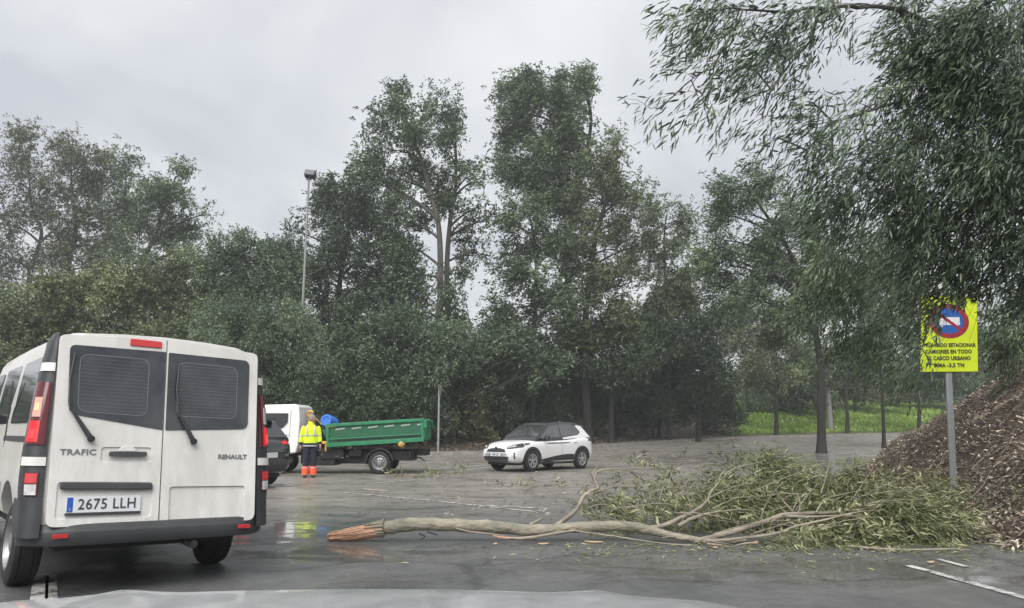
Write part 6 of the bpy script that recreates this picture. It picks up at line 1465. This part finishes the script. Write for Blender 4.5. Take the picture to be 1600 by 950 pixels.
# ------------------------------------------------------------------ bonnet of the car the view is taken from
bc = tag(empty('silver_car', (-.33, .3, 0)), 'silver car nearest the camera, only its wet bonnet edge showing along the bottom', 'car')
rows = []
for i in range(25):
    v = i / 24; y = -.02 + 1.62 * v ** .9
    row = []
    for j in range(33):
        u = -1 + 2 * j / 32; wdt = .86 - .10 * v ** 3
        z = 1.022 - .018 * v - .9 * max(0, v - .86) ** 1.5 - .015 * abs(u) ** 2.4 - .03 * max(0, abs(u) - .9) * 4
        z += .010 * math.exp(-((abs(u) - .62) / .06) ** 2)
        wdt += .04; row.append((u * wdt, y - .10 * u * u * v ** 2, z))
    rows.append(row)
bn = MB(); bn.grid(rows); bn.build('bonnet', M['silver'], bc, 40)
sh = MB()
for s in (1, -1):
    rr = []
    for i in range(25):
        v = i / 24; p = rows[i][32 if s > 0 else 0]
        rr.append([(p[0], p[1], p[2] - .004), (p[0] + .04 * s, p[1], p[2] - .05), (p[0] + .06 * s, p[1], p[2] - .25), (p[0] + .05 * s, p[1], .32)])
    MB().grid(rr).build('front_wing', M['silver'], bc, 40)
fr_ = rows[-1]; MB().grid([[(x * 1.0, y - .0, z - .002) for x, y, z in fr_], [(x, y + .05, z - .10) for x, y, z in fr_], [(x, y + .09, z - .30) for x, y, z in fr_], [(x, y + .10, .30) for x, y, z in fr_]]).build('front_bumper', M['silver'], bc, 40)
MB().grid([[(x * .55, y + .093, .62) for x, y, z in fr_], [(x * .6, y + .103, .45) for x, y, z in fr_]]).build('grille', M['black_plastic'], bc, 40)
for s in (1, -1): wheel(bc, (.80 * s * .96, 1.15, .33), .33, .21, 'steel', 1).rotation_euler = (0, 0, R(-90 * s))

# ------------------------------------------------------------------ near eucalyptus hanging over the bank
def hanging(name, label, base, trunk, blobs, L, W, od, seed, tint0=.36, wind=(-.75, -.05, -.42), wood_every=3, clump=.26, lmat='leaf_near', fine=True, nleaf=0, group='eucalyptus trees on the leaf bank', dr=.35):
    rg = np.random.default_rng(seed); rnd = random.Random(seed)
    b = Vector((base[0], base[1], surf(*base) - .1)); root = tag(empty(name, b), label, 'tree', group)
    tp = catmull([Vector((0, 0, -.3))] + [Vector(p) - b for p in trunk], 5); nT = len(tp)
    rr = [.34 * (1 - .72 * k / (nT - 1)) for k in range(nT)]
    MB().tube(tp, rr, 14).build('trunk', M['bark_grey'], root, 60)
    B = []; OD_ = []
    for q in blobs:
        x, y, rx, ry, Y = q[:5]; k_ = mpp(Y); B.append((tuple(at(x, y, Y)), (rx * k_, (rx + ry) * .5 * k_, ry * k_))); OD_.append(q[5] if len(q) > 5 else 1)
    C, I, Rc = clumps(B, clump, rg, .25)
    g_ = np.maximum(gz(C[:, 0], C[:, 1]), rz(C[:, 0], C[:, 1])) + .3; C[:, 2] = np.maximum(C[:, 2], g_)
    area = np.array([PI * q[1][0] * q[1][2] for q in B]); cnt = np.bincount(I, minlength=len(B))
    per_ = (od * np.array(OD_) * area / (L * W * .5 * .62) / np.maximum(cnt, 1))[I] * rg.uniform(.4, 1.6, len(I))
    P, LD, N, L_, W_, T, (st, D, tl) = sprays(C, Rc, per_, L, W, wind, rg, .42, per_twig=11, tint0=tint0, droop=dr, spread=.42)
    dl_ = P - np.array([0, 0, EYE]); uu = dl_[:, 1] * math.cos(PITCH) + dl_[:, 2] * math.sin(PITCH); ppx = 800 + FPX * dl_[:, 0] / uu; ppy = 475 - FPX * (-dl_[:, 1] * math.sin(PITCH) + dl_[:, 2] * math.cos(PITCH)) / uu
    # leaves that hide the sign's right half from the camera are dropped
    hide = (ppx > 1474 - 14 * sm(ppy, 500, 560)) & (ppx < 1536) & (ppy > 478 - 14 * (ppx > 1512)) & (ppy < 590) & (P[:, 1] < 13)
    P, LD, N, L_, W_, T = [q[~hide] for q in (P, LD, N, L_, W_, T)]
    if nleaf:
        dist = np.linalg.norm(P - np.array([0, 0, EYE]), axis=1); pxx = P[:, 0] / P[:, 1]; order = np.argsort(dist + 30 * (pxx > .62) + 30 * (pxx < .15))[:nleaf * 3]; pick = order[rg.permutation(len(order))[:nleaf]]
        mk = np.ones(len(P), bool); mk[pick] = False
        blade = leaf_mesh('leaf', np.zeros((1, 3)), np.array([[1., 0, 0]]), np.array([[0, 0, 1.]]), 1.0, .16, np.array([.4]), fine=True); blade.materials.append(M[lmat])
        for i in pick:
            d = Vector(LD[i]); nrm = Vector(N[i]); s_ = d.cross(nrm).normalized(); nrm = s_.cross(d)
            o = bpy.data.objects.new('leaf', blade); COL.objects.link(o); o.parent = root
            m_ = Matrix((d, -s_, nrm)).transposed().to_4x4() @ Matrix.Diagonal((L_[i], L_[i], L_[i], 1)); m_.translation = Vector(P[i]) - b; o.matrix_basis = m_
        P, LD, N, L_, W_, T = P[mk], LD[mk], N[mk], L_[mk], W_[mk], T[mk]
    link('crown', leaf_mesh('crown', P - np.array(b), LD, N, L_, W_, T, fine=fine), M[lmat], root)['kind'] = 'stuff'
    tw = MB()
    for i in range(0, len(st), wood_every):
        a = Vector(st[i]) - b; d = Vector(D[i]) * tl[i]; c_ = Vector(C[0])
        ps = [a + d * t - Vector((0, 0, dr * tl[i] * t * t)) for t in (-.25, .35, 1.0)]; tw.tube(ps, [.004, .003, .0015], 3, cap=False)
    tw.build('twigs', M['bark_grey'], root, 60)['kind'] = 'stuff'
    cen = [Vector(q[0]) - b for q in B]; nodes = [(tp[k], None, 0) for k in range(nT // 2, nT)]; todo = set(range(len(cen))); order = []
    while todo:
        best = min(((cen[i] - nd[0]).length + .25 * nd[2], i, j) for i in todo for j, nd in enumerate(nodes))
        _, i, j = best; todo.remove(i); order.append((i, nodes[j])); nodes.append((cen[i], i, nodes[j][2] + 1))
    for bi, (a, _p, dpt) in order:
        c = cen[bi]; rl = max(.009, .045 * .80 ** dpt)
        mid = a.lerp(c, .5) + Vector((rnd.uniform(-.12, .12), rnd.uniform(-.12, .12), rnd.uniform(.0, .18))) * (c - a).length; path = bez(a, mid, c, 8); mb = MB(); mb.tube(path, [rl * (1 - .3 * k / 8) for k in range(9)], 6)
        ids = np.where(I == bi)[0]; rg.shuffle(ids)
        for j in ids[:16]:
            e = Vector(C[j]) - b; s0 = path[rnd.randint(4, 8)]; mm = s0.lerp(e, .5) + Vector((0, 0, rnd.uniform(0, .2))) * (e - s0).length; mb.tube(bez(s0, mm, e, 4), [.012, .010, .008, .005, .003], 4, cap=False)
        mb.build('branch', M['bark_grey'], root, 60)
    return root
hanging('eucalyptus_tree', 'large eucalyptus with long dark leaves sweeping down over the yellow sign', (11.5, 11.5), [(11.4, 11.3, 4), (10.6, 10.6, 6.5), (9.0, 9.8, 8.6), (7.0, 9.2, 9.8), (5.2, 8.8, 9.6)],
    [(1100, 25, 40, 26, 8.2), (1080, 60, 22, 16, 8.2, .8), (1140, 60, 30, 22, 8.3), (1160, 15, 50, 26, 8.4), (1115, 108, 26, 12, 8.2, .9), (1080, 125, 24, 12, 8.1, .9), (1055, 148, 22, 10, 8.1, .9), (1032, 172, 18, 8, 8.0, .9), (1090, 150, 14, 8, 8.1, .5), (1105, 162, 9, 6, 8.1, .6),
     (1180, 110, 24, 24, 8.3), (1165, 155, 18, 20, 8.3, .8), (1205, 140, 24, 12, 8.4, .9), (1215, 60, 34, 28, 8.5), (1235, 20, 44, 22, 8.6), (1290, 15, 44, 22, 8.8), (1270, 60, 24, 24, 8.7, .9), (1230, 105, 20, 22, 8.6, .7), (1190, 185, 18, 14, 8.4, .6), (1215, 215, 18, 14, 8.5, .7), (1205, 245, 12, 6, 8.5, .5),
     (1340, 12, 44, 14, 9, .7), (1410, 18, 46, 26, 9.1, 1.0), (1460, 40, 60, 50, 9.2, 1.3), (1540, 50, 70, 60, 9.0, 1.4), (1620, 60, 60, 70, 9.0, 1.3), (1440, 95, 40, 34, 9.3, 1.2), (1415, 155, 36, 32, 9.4, 1.1), (1270, 160, 30, 16, 8.8), (1300, 190, 36, 22, 8.9), (1345, 178, 30, 26, 9.1, .55),
     (1480, 130, 60, 50, 9.4, 1.4), (1560, 150, 60, 60, 9.2, 1.4), (1640, 180, 60, 80, 9, 1.3), (1260, 235, 28, 22, 8.8), (1300, 250, 40, 30, 9.0, 1.1), (1360, 240, 50, 34, 9.3, 1.3), (1430, 220, 50, 44, 9.4, 1.4), (1510, 230, 60, 50, 9.4, 1.4), (1590, 250, 50, 60, 9.2, 1.4),
     (1330, 300, 44, 28, 9.4, 1.1), (1400, 300, 50, 34, 9.6, 1.3), (1470, 310, 50, 40, 9.6, 1.3), (1550, 320, 56, 44, 9.6, 1.4), (1620, 350, 50, 60, 9.4, 1.3), (1480, 380, 50, 34, 10.0, 1.2), (1550, 400, 50, 40, 10.0, 1.2), (1430, 370, 34, 30, 10.0, 1.0), (1600, 440, 36, 40, 10, 1.1),
     (1490, 430, 44, 22, 10.2, 1.0), (1440, 440, 30, 26, 10.2, 1.0), (1542, 450, 20, 22, 10.2, .9), (1455, 475, 20, 18, 10.3, .8), (1448, 510, 13, 22, 10.2, .85), (1440, 545, 15, 24, 10.2, .85), (1466, 498, 13, 14, 10.2, .5), (1522, 472, 10, 10, 10.2, .4), (1453, 570, 12, 10, 10.2, .8)],
    0.138, .021, 2.2, 401, nleaf=290, clump=.21)
hanging('eucalyptus_tree', 'second eucalyptus whose foliage fills the space left of the yellow sign', (15.5, 20), [(15.2, 19.6, 5), (14.2, 18.8, 7.5), (12.6, 18, 9.4), (10.6, 17.2, 10.0)],
    [(1285, 300, 34, 26, 14), (1300, 345, 40, 28, 14), (1345, 360, 50, 30, 14.5), (1280, 390, 34, 28, 14), (1330, 410, 50, 32, 15), (1390, 400, 50, 34, 15), (1440, 400, 44, 40, 16), (1290, 440, 44, 28, 15), (1350, 460, 54, 30, 15), (1420, 470, 50, 34, 16), (1480, 480, 50, 40, 17), (1550, 500, 50, 44, 17), (1600, 500, 44, 60, 17), (1275, 490, 34, 24, 15, .8), (1320, 510, 44, 24, 16, .9), (1385, 520, 44, 26, 16, .9), (1440, 530, 40, 30, 17), (1300, 545, 34, 20, 16, .6), (1285, 575, 20, 20, 16, .4), (1350, 555, 30, 18, 17, .6), (1400, 565, 34, 20, 17, .7), (1440, 590, 30, 20, 18, .6), (1540, 545, 40, 20, 18, .9), (1590, 560, 30, 20, 18)],
    .16, .032, 1.5, 402, tint0=.40, clump=.34, lmat='leaf_mid', fine=False, wood_every=4, wind=(-.6, 0, -.5))

# ------------------------------------------------------------------ rain haze
hz = MB(); hz.box((0, 60, 19), (420, 260, 46)); hm_ = bpy.data.materials.new('haze'); hm_.use_nodes = True; t = hm_.node_tree; t.nodes.clear()
ov = nn(t, 'ShaderNodeOutputMaterial'); pv_ = nn(t, 'ShaderNodeVolumePrincipled'); pv_.inputs['Color'].default_value = (.93, .97, .98, 1); pv_.inputs['Density'].default_value = .0014; pv_.inputs['Anisotropy'].default_value = .2
lk(t, pv_.outputs[0], ov.inputs['Volume'])
tag(hz.build('haze', hm_, None, None), 'thin rain haze hanging over the whole junction', 'haze', kind='stuff')
